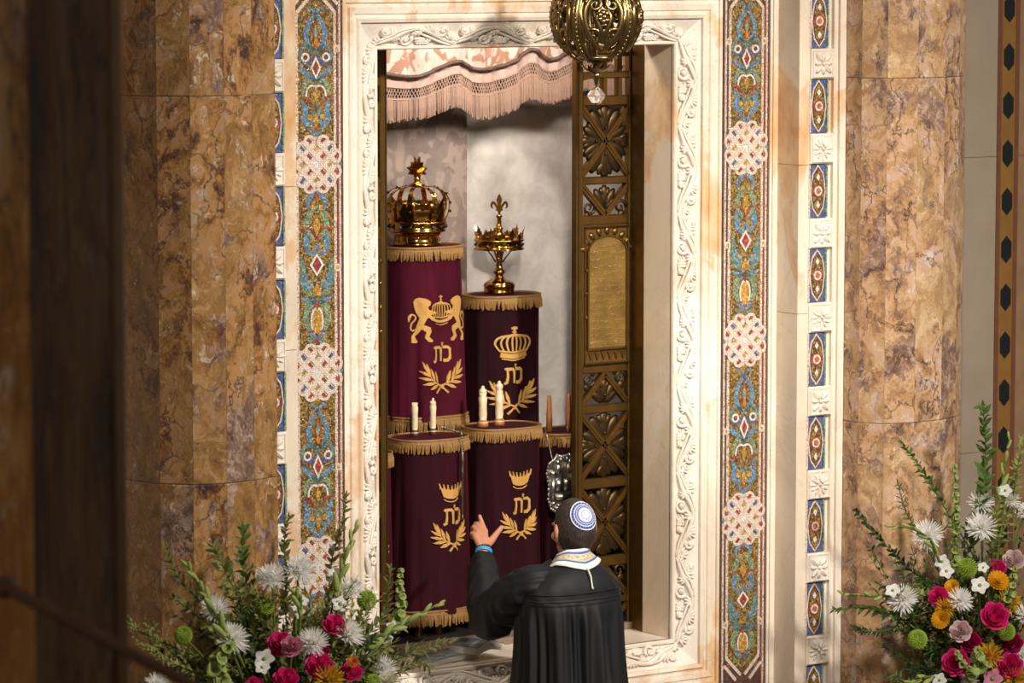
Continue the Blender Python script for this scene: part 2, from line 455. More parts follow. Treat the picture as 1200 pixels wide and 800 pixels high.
# ------------------------------------------------------------------ mosaic strips
GH = 0.075                   # half width of the gold field
def conv(H, hp, ytop, ybot):
    def f(x, y): return (x/hp*GH, -(y-ytop)/(ybot-ytop)*H)
    return f
SEGH = 0.545
pieces = {}
def seg(key, hp, ytop, ybot):
    f = conv(SEGH, hp, ytop, ybot); sc = GH/hp; L = []
    def reg(mb, c): L.append(mb.mesh('inlay', M['tess_'+c]))
    def poly(pts, c, h=0.002, mirror=False):
        q = [f(*p) for p in pts]
        reg(MB().prism(q, -h, 0.002), c)
        if mirror: reg(MB().prism([(-p[0], p[1]) for p in q], -h, 0.002), c)
    def st(pts, ws, c, h=0.002, mirror=True):
        q = [f(*p) for p in pts]; ww = [x*sc for x in (ws if isinstance(ws, (list, tuple)) else [ws]*len(pts))]
        reg(MB().stroke(q, ww, -h, 0.002), c)
        if mirror: reg(MB().stroke([(-p[0], p[1]) for p in q], ww, -h, 0.002), c)
    def dc(x, y, r, c, h=0.003, mirror=False, ry=None):
        cx, cz = f(x, y)
        for s in ((1, -1) if mirror else (1,)):
            reg(MB().prism(disc(s*cx, cz, r*sc, 12, (ry or r)*sc), -h, 0.002), c)
    def dm(x, y, hw, hh, c, h=0.003):
        poly([(x-hw, y), (x, y-hh), (x+hw, y), (x, y+hh)], c, h)
    if key == 'A':
        dm(0, 32, 10, 14, 'ochre')
        st([(0, 78), (-10, 54), (-26, 44), (-32, 60)], [10, 9, 8, 5], 'blue')
        st([(0, 62), (-22, 98), (-38, 140), (-32, 182), (-8, 214)], [6, 18, 20, 18, 12], 'blue')
        poly([(0, 92), (-15, 140), (0, 190), (15, 140)], 'red', 0.0025)
        poly([(0, 108), (-9, 142), (0, 172), (9, 142)], 'green', 0.0035)
        dc(0, 178, 8, 'orange', 0.0045, ry=14)
        st([(-2, 226), (-22, 200), (-52, 196), (-63, 224), (-58, 252)], [10, 16, 16, 14, 8], 'teal')
        st([(-58, 182), (-66, 206)], [4, 7], 'red', 0.003)
        st([(-60, 255), (-30, 262), (-8, 232)], [8, 12, 8], 'deep')
        dc(42, 237, 17, 'white', 0.003, True); dc(42, 237, 9, 'dark', 0.004, True); dc(42, 237, 5, 'red', 0.005, True)
        dm(0, 278, 21, 46, 'white', 0.0035); dm(0, 278, 13, 31, 'red', 0.0045)
        st([(-64, 272), (-52, 290), (-26, 310), (0, 336)], [4, 20, 18, 10], 'blue')
        st([(0, 334), (-26, 326), (-46, 346), (-54, 388)], [16, 22, 18, 6], 'green')
        st([(0, 352), (-20, 348), (-36, 364), (-40, 390)], 7, 'white', 0.003)
        dm(0, 382, 12, 34, 'ochre')
        st([(-64, 394), (-34, 400), (-8, 436)], [5, 8, 6], 'red', 0.003)
        st([(-58, 404), (-42, 440), (-48, 478), (-28, 500), (-10, 478)], [6, 24, 26, 16, 8], 'blue')
        st([(-16, 410), (-12, 440), (-10, 470)], [6, 14, 8], 'teal', 0.0025)
        dc(26, 470, 11, 'ochre', 0.0035, True)
        dm(0, 484, 13, 36, 'ochre')
        st([(0, 545), (-14, 526), (-34, 514)], [8, 16, 5], 'blue')
        dm(0, 518, 7, 12, 'red')
    else:
        st([(0, 6), (-22, 20), (-36, 46), (-30, 78)], [10, 20, 16, 6], 'blue')
        dc(17, 68, 9, 'ochre', 0.0035, True)
        dm(0, 20, 9, 16, 'red')
        st([(0, 62), (-26, 92), (-42, 130), (-30, 170), (-6, 190)], [8, 20, 22, 18, 10], 'green')
        poly([(0, 96), (-16, 140), (0, 186), (16, 140)], 'ochre', 0.003)
        st([(-60, 158), (-40, 148), (-16, 162), (-2, 196)], [4, 7, 7, 6], 'red', 0.0035)
        st([(-44, 164), (-42, 200), (-32, 240), (-12, 246), (-6, 214)], [8, 24, 26, 14, 8], 'blue')
        dc(22, 230, 10, 'ochre', 0.0035, True); dc(22, 230, 4, 'dark', 0.0045, True)
        dm(0, 296, 29, 46, 'white', 0.0035); dm(0, 296, 19, 33, 'red', 0.0045)
        st([(-62, 262), (-56, 310), (-58, 360), (-42, 398), (-14, 420)], [6, 20, 22, 20, 10], 'teal')
        st([(-40, 330), (-46, 360), (-34, 384), (-18, 372), (-26, 354)], [8, 14, 14, 10, 6], 'blue', 0.0028)
        dc(31, 364, 7, 'ochre', 0.0038, True)
        poly([(-20, 372), (-9, 388), (0, 368), (9, 388), (20, 372), (14, 420), (-14, 420)], 'ochre', 0.003)
        st([(-64, 424), (-44, 436), (-16, 444), (0, 436)], [4, 16, 18, 12], 'blue')
        st([(0, 440), (-34, 460), (-46, 504), (-34, 546), (-4, 560)], [14, 22, 24, 20, 12], 'green')
        dc(0, 520, 27, 'white', 0.003, ry=46); dc(0, 522, 21, 'ochre', 0.004, ry=40)
        dm(0, 458, 10, 20, 'red', 0.0035)
        st([(-36, 562), (-14, 560), (0, 580)], [4, 7, 6], 'red', 0.0035)
        st([(0, 596), (-16, 576), (-38, 566)], [10, 20, 6], 'blue')
        st([(-8, 600), (-24, 606), (-44, 590)], [6, 12, 4], 'teal')
        dm(0, 602, 7, 18, 'red')
    return L
pieces['A'] = seg('A', 68, 22, 552)
pieces['B'] = seg('B', 68, 0, 622)

def knot_pieces():
    L = []
    q = math.sqrt(0.5)
    def rot(p, s): return (q*(p - s), q*(p + s))
    lw = 0.0185
    for k, ext in ((-1.5, 0.052), (-0.5, 0.096), (0.5, 0.096), (1.5, 0.052)):
        p = k*0.042
        for dirn in (0, 1):
            pts = [(-ext, p-lw/2), (ext, p-lw/2), (ext, p+lw/2), (-ext, p+lw/2)]
            if dirn: pts = [(b, a) for a, b in pts]
            L.append(MB().prism([rot(*c) for c in pts], -0.004-0.0008*dirn, 0.002).mesh('inlay', M['tess_cream']))
    # loops closing the bands at the edge
    for s1 in (-1, 1):
        for dirn in (0, 1):
            for s2 in (-1, 1):
                a, b = s1*0.096, s2*0.021
                pts = [(a, b*1.0), (a+s1*0.006, b*1.9), (a-s1*0.006, b*2.7), (a-s1*0.032, b*3.0), (a-s1*0.044, b*3.0)]
                if dirn: pts = [(y, x) for x, y in pts]
                L.append(MB().stroke([rot(*c) for c in pts], 0.0115, -0.0042, 0.002, 3).mesh('inlay', M['tess_cream']))
            a = s1*0.096
            pts = [(a, -0.021), (a+s1*0.012, 0.0), (a, 0.021)]
            if dirn: pts = [(y, x) for x, y in pts]
            L.append(MB().stroke([rot(*c) for c in pts], 0.0115, -0.0042, 0.002, 3).mesh('inlay', M['tess_cream']))
    for i in range(-2, 3):
        for j in range(-2, 3):
            if abs(i) + abs(j) > 3: continue
            a, b = i*0.042, j*0.042
            if i == 0 and j == 0:
                L.append(MB().prism([rot(x*0.0165, y*0.0165) for x, y in ((-1, -1), (1, -1), (1, 1), (-1, 1))], -0.003, 0.002).mesh('inlay', M['tess_white'])); continue
            c = 'red' if abs(i)+abs(j) == 1 else ('ochre' if abs(i) == abs(j) else ('deep' if (i*j == 0) else 'red'))
            hx, hy = (0.0115, 0.0055) if abs(i) >= abs(j) else (0.0055, 0.0115)
            L.append(MB().prism([rot(a+x*hx, b+y*hy) for x, y in ((-1, -1), (1, -1), (1, 1), (-1, 1))], -0.003, 0.002).mesh('inlay', M['tess_'+c]))
    L.append(MB().prism([rot(x, y) for x, y in ((-0.105, -0.04), (-0.04, -0.105), (0.04, -0.105), (0.105, -0.04), (0.105, 0.04), (0.04, 0.105), (-0.04, 0.105), (-0.105, 0.04))], -0.0012, 0.002).mesh('inlay_ground', M['tess_cream']))
    return L
pieces['K'] = knot_pieces()

KZ = (3.07, 2.287, 1.553); MZ0, MZ1 = 0.935, 3.68
def mosaic(num, xm):
    t = empty('trim_%d' % num, (xm, 0, 0)); t['kind'] = 'structure'
    hw = 0.118
    MB().box(-hw, hw, 0.0, 0.12, 0.4, 4.2).build('mosaic_bed', M['tess_dark'], t)
    MB().box(-GH-0.002, GH+0.002, -0.001, 0.01, MZ0, MZ1).build('mosaic_ground', M['tess_gold'], t)
    sm = {}
    def strip(x, wd, c, z0, z1):
        MB().box(x-wd/2, x+wd/2, -0.0022, 0.01, z0, z1).build('border_strip', M['tess_'+c], t)
    for s in (-1, 1):
        cuts = [MZ0-0.25] + sorted(KZ) + [MZ1+0.25]
        strip(s*0.114, 0.007, 'dark', 0.5, 4.1); strip(s*0.104, 0.009, 'cream', 0.5, 4.1)
        strip(s*0.095, 0.006, 'red' if s > 0 else 'dark', 0.5, 4.1)
        for a, b in zip(cuts[:-1], cuts[1:]):
            strip(s*0.083, 0.012, 'cream', max(a+0.075, MZ0+0.045), min(b-0.075, MZ1-0.045))
            mz = (a+b)/2
            MB().prism(disc(s*0.090, mz, 0.015, 14), -0.0035, 0.005).build('inlay', M['tess_cream'], t)
            MB().prism(disc(s*0.090, mz, 0.0065, 10), -0.0045, 0.005).build('inlay', M['tess_ochre'], t)
        for z in KZ:
            MB().prism(dia(s*0.103, z, 0.009, 0.016), -0.0035, 0.005).build('inlay', M['tess_teal'], t)
        # slanting ends of the field
        for z, dz in ((MZ0+0.045, -1), (MZ1-0.045, 1)):
            MB().stroke([(s*0.083, z), (s*0.01, z+dz*0.075)], 0.013, -0.0042, 0.005, 1).build('inlay', M['tess_cream'], t)
            MB().stroke([(s*0.095, z+dz*0.03), (s*0.035, z+dz*0.095)], 0.013, -0.0042, 0.005, 1).build('inlay', M['tess_cream'], t)
    for z in KZ:
        for me in pieces['K']: put(me, me.name.split('.')[0], t, (0, 0, z))
    kh = 0.098
    for key, za, zb in (('A', MZ1-0.005, KZ[0]+kh), ('B', KZ[0]-kh, KZ[1]+kh), ('A', KZ[1]-kh, KZ[2]+kh), ('B', KZ[2]-kh, MZ0+0.02)):
        s = (za-zb)/SEGH
        for me in pieces[key]: put(me, 'inlay', t, (0, 0, za), scale=(0.97, 1, s))
mosaic(1, XC-1.013); mosaic(2, XC+1.013)

# ------------------------------------------------------------------ outer architrave: return, front, blocks, small mosaics
YP = -0.145
def architrave(num, s):
    t = empty('trim_%d' % num, (XC-(0.012 if s < 0 else 0), 0, 0)); t['kind'] = 'structure'
    def bx(a0, a1, y0, y1, name, m, z0=0, z1=4.6):
        x0, x1 = sorted((s*a0, s*a1)); return MB().box(x0, x1, y0, y1, z0, z1).build(name, m, t)
    # small mouldings between mosaic and return
    bx(1.131, 1.142, -0.008, 0.12, 'molding', M['white_marble'])
    bx(1.142, 1.158, -0.016, 0.12, 'molding', M['white_marble'])
    bx(1.158, 1.172, -0.008, 0.12, 'molding', M['white_marble'])
    x0, x1 = sorted((s*1.180, s*1.230))
    for za, zb in ((0, 2.395), (2.397, 3.0), (3.002, 4.6)):
        MB().box(min(s*1.172, s*1.228), max(s*1.172, s*1.228), YP, 0.12, za, zb).build('facing_slab', M['veined_marble'], t)
    bx(1.228, 1.345, YP+0.012, 0.12, 'recess', M['white_marble'])
    bx(1.345, 1.356, YP-0.006, 0.12, 'molding', M['white_marble'])
    bx(1.356, 1.374, YP+0.004, 0.12, 'molding', M['white_marble'])
    bx(1.374, 1.406, YP-0.010, 0.12, 'molding', M['white_marble'])
    cx = 1.284
    for k in range(-1, 10):
        zc = 3.409 - 0.3437*k
        if zc < 0.3: break
        b = MB().slab(-0.058, 0.058, -0.014, 0.03, -0.061, 0.061, 0.006).build('carved_block', M['carved_marble'], t, loc=(s*cx, YP, zc))
        put(rosette[k % 2], 'rosette', b, (0, -0.014, 0))
        put(rosrim, 'rim', b, (0, -0.014, 0))
        zp = zc - 0.3437/2; H = 0.108
        g = MB().box(-0.042, 0.042, 0.002, 0.02, -H, H).build('mosaic_panel', M['tess_deep'], t, loc=(s*(cx-0.012), YP, zp))
        for me in small: put(me, 'inlay', g)
        for sx in (-1, 1):
            MB().box(sx*0.045-0.004, sx*0.045+0.004, -0.003, 0.02, -H, H).build('inlay', M['tess_cream'] if sx < 0 else M['tess_green'], g)
def rosette_mesh(kind):
    m = MB()
    if kind == 0:
        for k in range(8):
            a = k*pi/4; ln = 0.046 if k % 2 == 0 else 0.056
            d = Vector((cos(a), 0, sin(a)))
            m.ell(d*ln*0.55 + Vector((0, -0.001, 0)), (ln*0.45, 0.008, 0.010), Matrix.Rotation(-a, 3, 'Y'), 8, 5)
            m.ell(d*ln*0.6 + Vector((0, -0.007, 0)), (ln*0.36, 0.004, 0.003), Matrix.Rotation(-a, 3, 'Y'), 6, 4)
        m.ell((0, -0.004, 0), (0.009, 0.010, 0.009))
    else:
        for k in range(12):
            a = k*pi/6
            d = Vector((cos(a), 0, sin(a))); ln = 0.05 if k % 3 else 0.058
            m.ell(d*ln*0.58 + Vector((0, -0.001, 0)), (ln*0.40, 0.007, 0.0058), Matrix.Rotation(-a, 3, 'Y'), 8, 5)
        for k in range(4):
            a = k*pi/2+pi/4
            m.ell((0.018*cos(a), -0.005, 0.018*sin(a)), (0.009, 0.007, 0.009), nu=8, nv=5)
        m.ell((0, -0.004, 0), (0.007, 0.010, 0.007))
    return m.mesh('rosette', M['carved_marble'], True)
rosette = [rosette_mesh(0), rosette_mesh(1)]
_m = MB()
for x0, x1, z0, z1 in ((-0.052, 0.052, -0.055, -0.050), (-0.052, 0.052, 0.050, 0.055), (-0.052, -0.047, -0.050, 0.050), (0.047, 0.052, -0.050, 0.050)):
    _m.box(x0, x1, -0.003, 0.004, z0, z1)
rosrim = _m.mesh('rim', M['carved_marble'])
small = []
def _sm(poly, c, h): small.append(MB().prism(poly, -h, 0.006).mesh('inlay', M['tess_'+c]))
barrel = [(0, -0.104), (0.014, -0.085), (0.024, -0.072), (0.030, -0.045), (0.036, 0), (0.030, 0.045), (0.024, 0.072), (0.014, 0.085), (0, 0.104), (-0.014, 0.085), (-0.024, 0.072), (-0.030, 0.045), (-0.036, 0), (-0.030, -0.045), (-0.024, -0.072), (-0.014, -0.085)]
_sm([(x*1.12, z*1.03) for x, z in barrel], 'cream', 0.001)
_sm([(x*0.95, z*0.95) for x, z in barrel], 'dark', 0.0016)
_sm([(x*0.80, z*0.88) for x, z in barrel], 'gold', 0.002)
_sm(dia(0, 0, 0.036, 0.034), 'red', 0.003); _sm(disc(0, 0, 0.020, 16), 'white', 0.004); _sm(disc(0, 0, 0.012, 12), 'orange', 0.005)
_sm(dia(0, 0.056, 0.010, 0.015), 'white', 0.003); _sm(dia(0, -0.056, 0.010, 0.015), 'white', 0.003)
architrave(3, -1); architrave(4, 1)

# ------------------------------------------------------------------ clustered columns of breccia beside the ark
def cluster(name, v0, facets, seams, mat, dirn, label):
    """facets: (normal azimuth from -Y towards +X, width); walked from v0 in direction dirn (-1 leftwards)"""
    t = empty(name, (v0[0], v0[1], 0)); t['kind'] = 'structure'
    p = Vector((0, 0, 0))
    for az, wd in facets:
        a = R(az); d = Vector((cos(a), sin(a), 0))*dirn
        nrm = Vector((sin(a), -cos(a), 0))
        q = p + d*wd
        b = 0.0015
        for z0, z1 in zip(seams[:-1], seams[1:]):
            A, B = p + d*0.0004, q - d*0.0004
            vs = []
            for zz, off in ((z0+0.001, b), (z0+0.004, 0), (z1-0.004, 0), (z1-0.001, b)):
                vs += [A - nrm*off + Vector((0, 0, zz)), B - nrm*off + Vector((0, 0, zz))]
            for zz in (z0+0.001, z1-0.001):
                vs += [A - nrm*0.03 + d*0.012 + Vector((0, 0, zz)), B - nrm*0.03 - d*0.012 + Vector((0, 0, zz))]
            fs = [(0, 1, 3, 2), (2, 3, 5, 4), (4, 5, 7, 6), (8, 9, 1, 0), (6, 7, 11, 10), (0, 2, 4, 6, 10, 8), (1, 9, 11, 7, 5, 3), (9, 8, 10, 11)]
            MB().add(vs, fs).build('slab', mat, t)
        p = q
    return t
zl1, zl2 = at(230, 114, -.45).z, at(230, 572, -.45).z
cluster('trim_5', (-1.262, -0.345), [(88, 0.0001), (22, 0.135), (6, 0.122), (-16, 0.124), (-46, 0.123), (-74, 0.22)], [0.0, zl2, zl1, 4.8], M['red_breccia'], -1, '')
MB().box(-1.70, -1.29, -0.10, 0.12, 0, 4.8).build('trim_6', M['red_breccia'], kind='structure')
zr1, zr2 = at(1080, 91, -.35).z, at(1080, 493, -.35).z
cluster('trim_7', (XC+1.408, -0.155), [(-88, 0.094), (-58, 0.109), (-14, 0.137), (2, 0.148), (20, 0.119), (34, 0.085)], [0.0, zr2, zr1, 4.8], M['gold_breccia'], 1, '')
# plain wall beyond, with an inlaid strip
rw = empty('wall_right', (0, 0, 0)); rw['kind'] = 'structure'
YR = -0.12
xa = at(1136, 300, YR).x - 0.12; xb = at(1166, 300, YR).x; xd = at(1191, 300, YR).x
MB().box(xa-0.05, 6, YR+0.01, 0.12, 0, 5).build('masonry', M['grey_marble'], rw)
for z0, z1 in ((0, 1.75), (1.752, 3.0), (3.002, 5)):
    MB().box(xa, xb, YR, YR+0.03, z0, z1).build('slab', M['grey_marble'], rw)
    MB().box(xd, xd+0.6, YR, YR+0.03, z0, z1).build('slab', M['tan_marble'], rw)
xm = (xb+xd)/2; hwid = (xd-xb)/2
MB().box(xb, xb+0.022, YR-0.004, YR+0.03, 0, 5).build('border_strip', M['rust_marble'], rw)
MB().box(xd-0.022, xd, YR-0.004, YR+0.03, 0, 5).build('border_strip', M['rust_marble'], rw)
MB().box(xb+0.022, xd-0.022, YR-0.002, YR+0.03, 0, 5).build('border_strip', M['yellow_marble'], rw)
ztop = at(1180, 10, YR).z; zpit = (ztop - at(1176, 515, YR).z)/9
hexm = MB().prism([(0, -0.058), (0.028, -0.03), (0.028, 0.03), (0, 0.058), (-0.028, 0.03), (-0.028, -0.03)], -0.005, 0.01).mesh('hexagon_inlay', M['black_stone'])
for k in range(-1, 14):
    put(hexm, 'hexagon_inlay', rw, (xm, YR, ztop - k*zpit))

# ------------------------------------------------------------------ foreground pier and rail
def pier():
    t = empty('trim_8', (0, 0, 0)); t['kind'] = 'structure'
    dz = 7.6
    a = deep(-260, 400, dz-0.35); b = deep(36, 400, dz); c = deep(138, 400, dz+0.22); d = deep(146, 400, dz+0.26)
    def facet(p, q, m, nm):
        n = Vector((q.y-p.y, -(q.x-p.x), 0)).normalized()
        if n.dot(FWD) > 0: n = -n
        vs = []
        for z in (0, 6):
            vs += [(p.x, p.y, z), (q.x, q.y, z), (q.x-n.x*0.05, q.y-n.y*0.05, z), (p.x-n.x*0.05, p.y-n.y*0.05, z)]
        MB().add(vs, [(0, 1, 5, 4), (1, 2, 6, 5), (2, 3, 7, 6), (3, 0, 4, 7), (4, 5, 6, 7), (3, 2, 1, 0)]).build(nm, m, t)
    facet(a, b, M['pier_marble'], 'slab'); facet(b, c, M['shaded_marble'], 'slab')
    MB().tube([(c.x, c.y, 0), (c.x, c.y, 6)], 0.016, 12).build('corner_bead', M['tan_marble'], t, True)
pier()

# ================================================================== INSIDE THE ARK
NF = 1.105                                     # floor of the cupboard
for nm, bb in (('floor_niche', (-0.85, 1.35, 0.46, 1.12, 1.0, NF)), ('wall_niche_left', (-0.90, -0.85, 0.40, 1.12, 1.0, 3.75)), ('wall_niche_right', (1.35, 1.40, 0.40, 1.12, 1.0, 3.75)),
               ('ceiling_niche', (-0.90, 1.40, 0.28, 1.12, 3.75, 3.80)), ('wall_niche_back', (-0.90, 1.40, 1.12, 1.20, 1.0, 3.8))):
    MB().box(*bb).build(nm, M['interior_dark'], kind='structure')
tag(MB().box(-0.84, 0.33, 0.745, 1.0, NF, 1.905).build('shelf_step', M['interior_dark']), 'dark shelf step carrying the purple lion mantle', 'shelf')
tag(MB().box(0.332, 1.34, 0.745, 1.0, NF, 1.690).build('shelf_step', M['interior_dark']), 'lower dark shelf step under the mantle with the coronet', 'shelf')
inn = empty('trim_9', (0, 0, 0)); inn['kind'] = 'structure'
for s in (-1, 1):                                # bronze lining of the door slots
    x0, x1 = sorted((XC+s*HW, XC+s*(HW+0.03)))
    MB().box(x0, x1, 0.266, 0.352, ZB, ZT+0.02).build('bronze_lining', M['bronze'], inn)

def cloth_mat(name, c1, c2, scale, pat=None, rough=0.7, sheen=0.2):
    n = NT(name); v = n.pos((1, 1, 1))
    f = n.noise(v, scale, 6, 0.6, 0.5)
    c = n.ramp(f, [(0.35, c1), (0.62, c2)])
    fine = n.noise(n.pos((60, 60, 240)), 3.0, 2)
    c = n.mix(n.ramp(fine, [(0.3, 0.0), (0.7, 0.35)]), c, c1)
    if pat:
        p = n.noise(n.pos((1, 0.3, 0.7)), pat[1], 2, 0.4, 1.8)
        c = n.mix(n.ramp(p, [(pat[2]-0.02, 0.0), (pat[2]+0.02, pat[3])]), c, pat[0])
    n.bump(fine, 0.15, 0.002)
    M[name] = n.fin(c, rough, 0, sheen=sheen)
cloth_mat('lining_white', '#b9b1a8', '#d8d2cb', 9)
cloth_mat('damask_mauve', '#6a5b54', '#827168', 6, ('#968579', 12.0, 0.52, 0.6), 0.55)
cloth_mat('valance_cloth', '#c4b0a2', '#d6c6b8', 8, ('#a06a4c', 14.0, 0.54, 0.8), 0.5)
cloth_mat('braid_pink', '#b3978a', '#c4aa9c', 30)
plain('fringe_pink', '#ab8b78', 0.6, 0, 0.2, 200, sheen=0.3)
plain('cord_brown', '#5a4436', 0.6, 0, 0.3, 200)

def curtain(name, x0, x1, y, z0, z1, mat, label, folds, amp):
    vs = []; fs = []; nx = 60
    for i in range(nx+1):
        x = x0+(x1-x0)*i/nx
        for j in range(9):
            z = z0+(z1-z0)*j/8
            yy = y + amp*sin(folds*2*pi*(x-x0)/(x1-x0) + 0.7*sin(j*0.5)) + amp*0.5*sin(folds*4.3*(x-x0)/(x1-x0)+1)
            vs.append((x, yy, z))
    for i in range(nx):
        for j in range(8):
            a = i*9+j; fs.append((a, a+9, a+10, a+1))
    n = len(vs)
    m = MB().add(vs, fs)
    b = [(v[0], v[1]+0.006, v[2]) for v in vs]
    m.add(b, [f[::-1] for f in fs])
    o = m.build(name, M[mat], smooth=True); return tag(o, label, 'curtain')
curtain('curtain', 0.40, 1.33, 1.075, 1.70, 3.74, 'lining_white', 'plain white cloth curtain hanging at the back of the ark', 3, 0.004)
curtain('curtain', -0.80, 0.478, 1.045, 1.92, 3.74, 'damask_mauve', 'grey-mauve damask curtain behind the large arched gold crown', 4, 0.006)

# strip lamp behind the head of the opening
sl = empty('strip_lamp', (0.36, 0.45, 3.71)); tag(sl, 'strip lamp hidden behind the marble head of the ark', 'lamp')
MB().box(-0.62, 0.62, -0.03, 0.03, 0.008, 0.04).build('housing', M['bronze_dark'], sl)
area('strip_lamp_light', (0.36, 0.45, 3.70), (0.44, 1.05, 2.7), 0.1, 15, (1.0, 0.91, 0.82)); bpy.data.objects['strip_lamp_light'].data.shape = 'RECTANGLE'
bpy.data.objects['strip_lamp_light'].data.size = 1.2; bpy.data.objects['strip_lamp_light'].data.size_y = 0.05

# ------------------------------------------------------------------ fringed valance
def valance():
    t = empty('valance', (0, 0, 0)); tag(t, 'cream brocade valance with brown cord and long pink fringe across the top of the ark', 'valance')
    Y = 0.93
    cordpx = [(425, 84), (451, 87), (484, 90), (508, 82), (535, 72), (556, 81), (580, 79), (604, 70), (622, 58), (643, 70), (664, 61), (690, 52), (715, 62), (740, 60)]
    botpx = [(425, 140), (451, 142), (484, 139), (508, 134), (535, 124), (556, 137), (580, 136), (604, 126), (622, 115), (643, 121), (664, 114), (690, 104), (715, 114), (740, 112)]
    C0, _ = smooth_path([tuple(at(x, y, Y)) for x, y in cordpx], 1, 8)
    B0, _ = smooth_path([tuple(at(x, y, Y)) for x, y in botpx], 1, 8)
    n = len(C0)
    def wob(i): return 0.012*sin(i*0.55) + 0.008*sin(i*1.3+1)
    def sheet(top, bot, off, name, mat, rows=6, bulge=0.0):
        vs = []; fs = []
        for i in range(n):
            for j in range(rows+1):
                f = j/rows; a = top(i); b = bot(i)
                vs.append((a[0]+(b[0]-a[0])*f, Y+off+wob(i)*0.6-bulge*sin(pi*f)*(1+0.5*sin(i*0.8)), a[1]+(b[1]-a[1])*f))
        r = rows+1
        for i in range(n-1):
            for j in range(rows):
                a = i*r+j; fs.append((a, a+1, a+1+r, a+r))
        m = MB().add(vs, fs); m.add([(v[0], v[1]+0.005, v[2]) for v in vs], [f[::-1] for f in fs])
        return m.build(name, M[mat], t, True)
    sheet(lambda i: (C0[i][0], 3.749), lambda i: (C0[i][0], C0[i][2]), 0, 'drape', 'valance_cloth', 8, 0.02)
    MB().tube([(C0[i][0], Y-0.012+wob(i)*0.6, C0[i][2]) for i in range(n)], 0.0085, 8).build('cord', M['cord_brown'], t, True)
    sheet(lambda i: (C0[i][0], C0[i][2]), lambda i: (C0[i][0]+(B0[i][0]-C0[i][0])*0.3, C0[i][2]+(B0[i][2]-C0[i][2])*0.27), 0, 'braid_band', 'braid_pink', 2)
    # netting and hanging strands
    net = MB(); fr = MB()
    def P(u, f, dy=0):
        u = min(max(u, 0), n-1.001); i = int(u); k = u-i
        a = [C0[i][c]+(C0[i+1][c]-C0[i][c])*k for c in range(3)]; b = [B0[i][c]+(B0[i+1][c]-B0[i][c])*k for c in range(3)]
        return Vector((a[0]+(b[0]-a[0])*f, Y-0.004+wob(u)*0.6+dy, a[2]+(b[2]-a[2])*f))
    step = 0.85; m = int((n-1)/step)
    for k in range(m):
        u = k*step
        net.tube([P(u, 0.26), P(u+step, 0.40), P(u, 0.54)], 0.0024, 4)
        net.tube([P(u+step, 0.26), P(u, 0.40), P(u+step, 0.54)], 0.0024, 4)
    for f in (0.27, 0.535):
        net.tube([P(i*0.5, f, -0.002) for i in range(2*(n-1))], 0.004, 5)
    m = int((n-1)/0.115)
    for k in range(m):
        u = k*0.115+random.uniform(-0.03, 0.03); e = 1.0+random.uniform(-0.05, 0.05)
        dy = random.uniform(-0.006, 0.008)
        fr.tube([P(u, 0.50, dy*0.3), P(u+random.uniform(-0.06, 0.06), 0.78, dy), P(u+random.uniform(-0.1, 0.1), e, dy)], [0.0042, 0.0046, 0.003], 4)
    net.build('netting', M['fringe_pink'], t, kind='stuff'); fr.build('fringe', M['fringe_pink'], t, kind='stuff')
valance()

# ------------------------------------------------------------------ bronze sliding doors
def plaque_mat():
    n = NT('plaque_text'); v = n.pos((1, 1, 1))
    w1 = n.new('ShaderNodeTexWave', wave_type='BANDS', bands_direction='Z', wave_profile='SIN'); w1.inputs['Scale'].default_value = 11.0
    n.link(v, w1.inputs['Vector'])
    g = n.noise(n.pos((1, 1, 0.35)), 170, 2, 0.5)
    h = n.new('ShaderNodeMath', operation='MULTIPLY'); n.link(n.ramp(w1.outputs['Fac'], [(0.45, 0.0), (0.6, 1.0)]), h.inputs[0]); n.link(n.ramp(g, [(0.48, 0.0), (0.56, 1.0)]), h.inputs[1])
    n.bump(h.outputs[0], 0.5, 0.004)
    f = n.noise(v, 12, 5)
    M['plaque_text'] = n.fin(n.ramp(f, [(0.35, '#7d6230'), (0.65, '#9a7c42')]), 0.45, 0.65)
plaque_mat()
YD = 0.358
def zpx(y): return at(706, y, YD).z
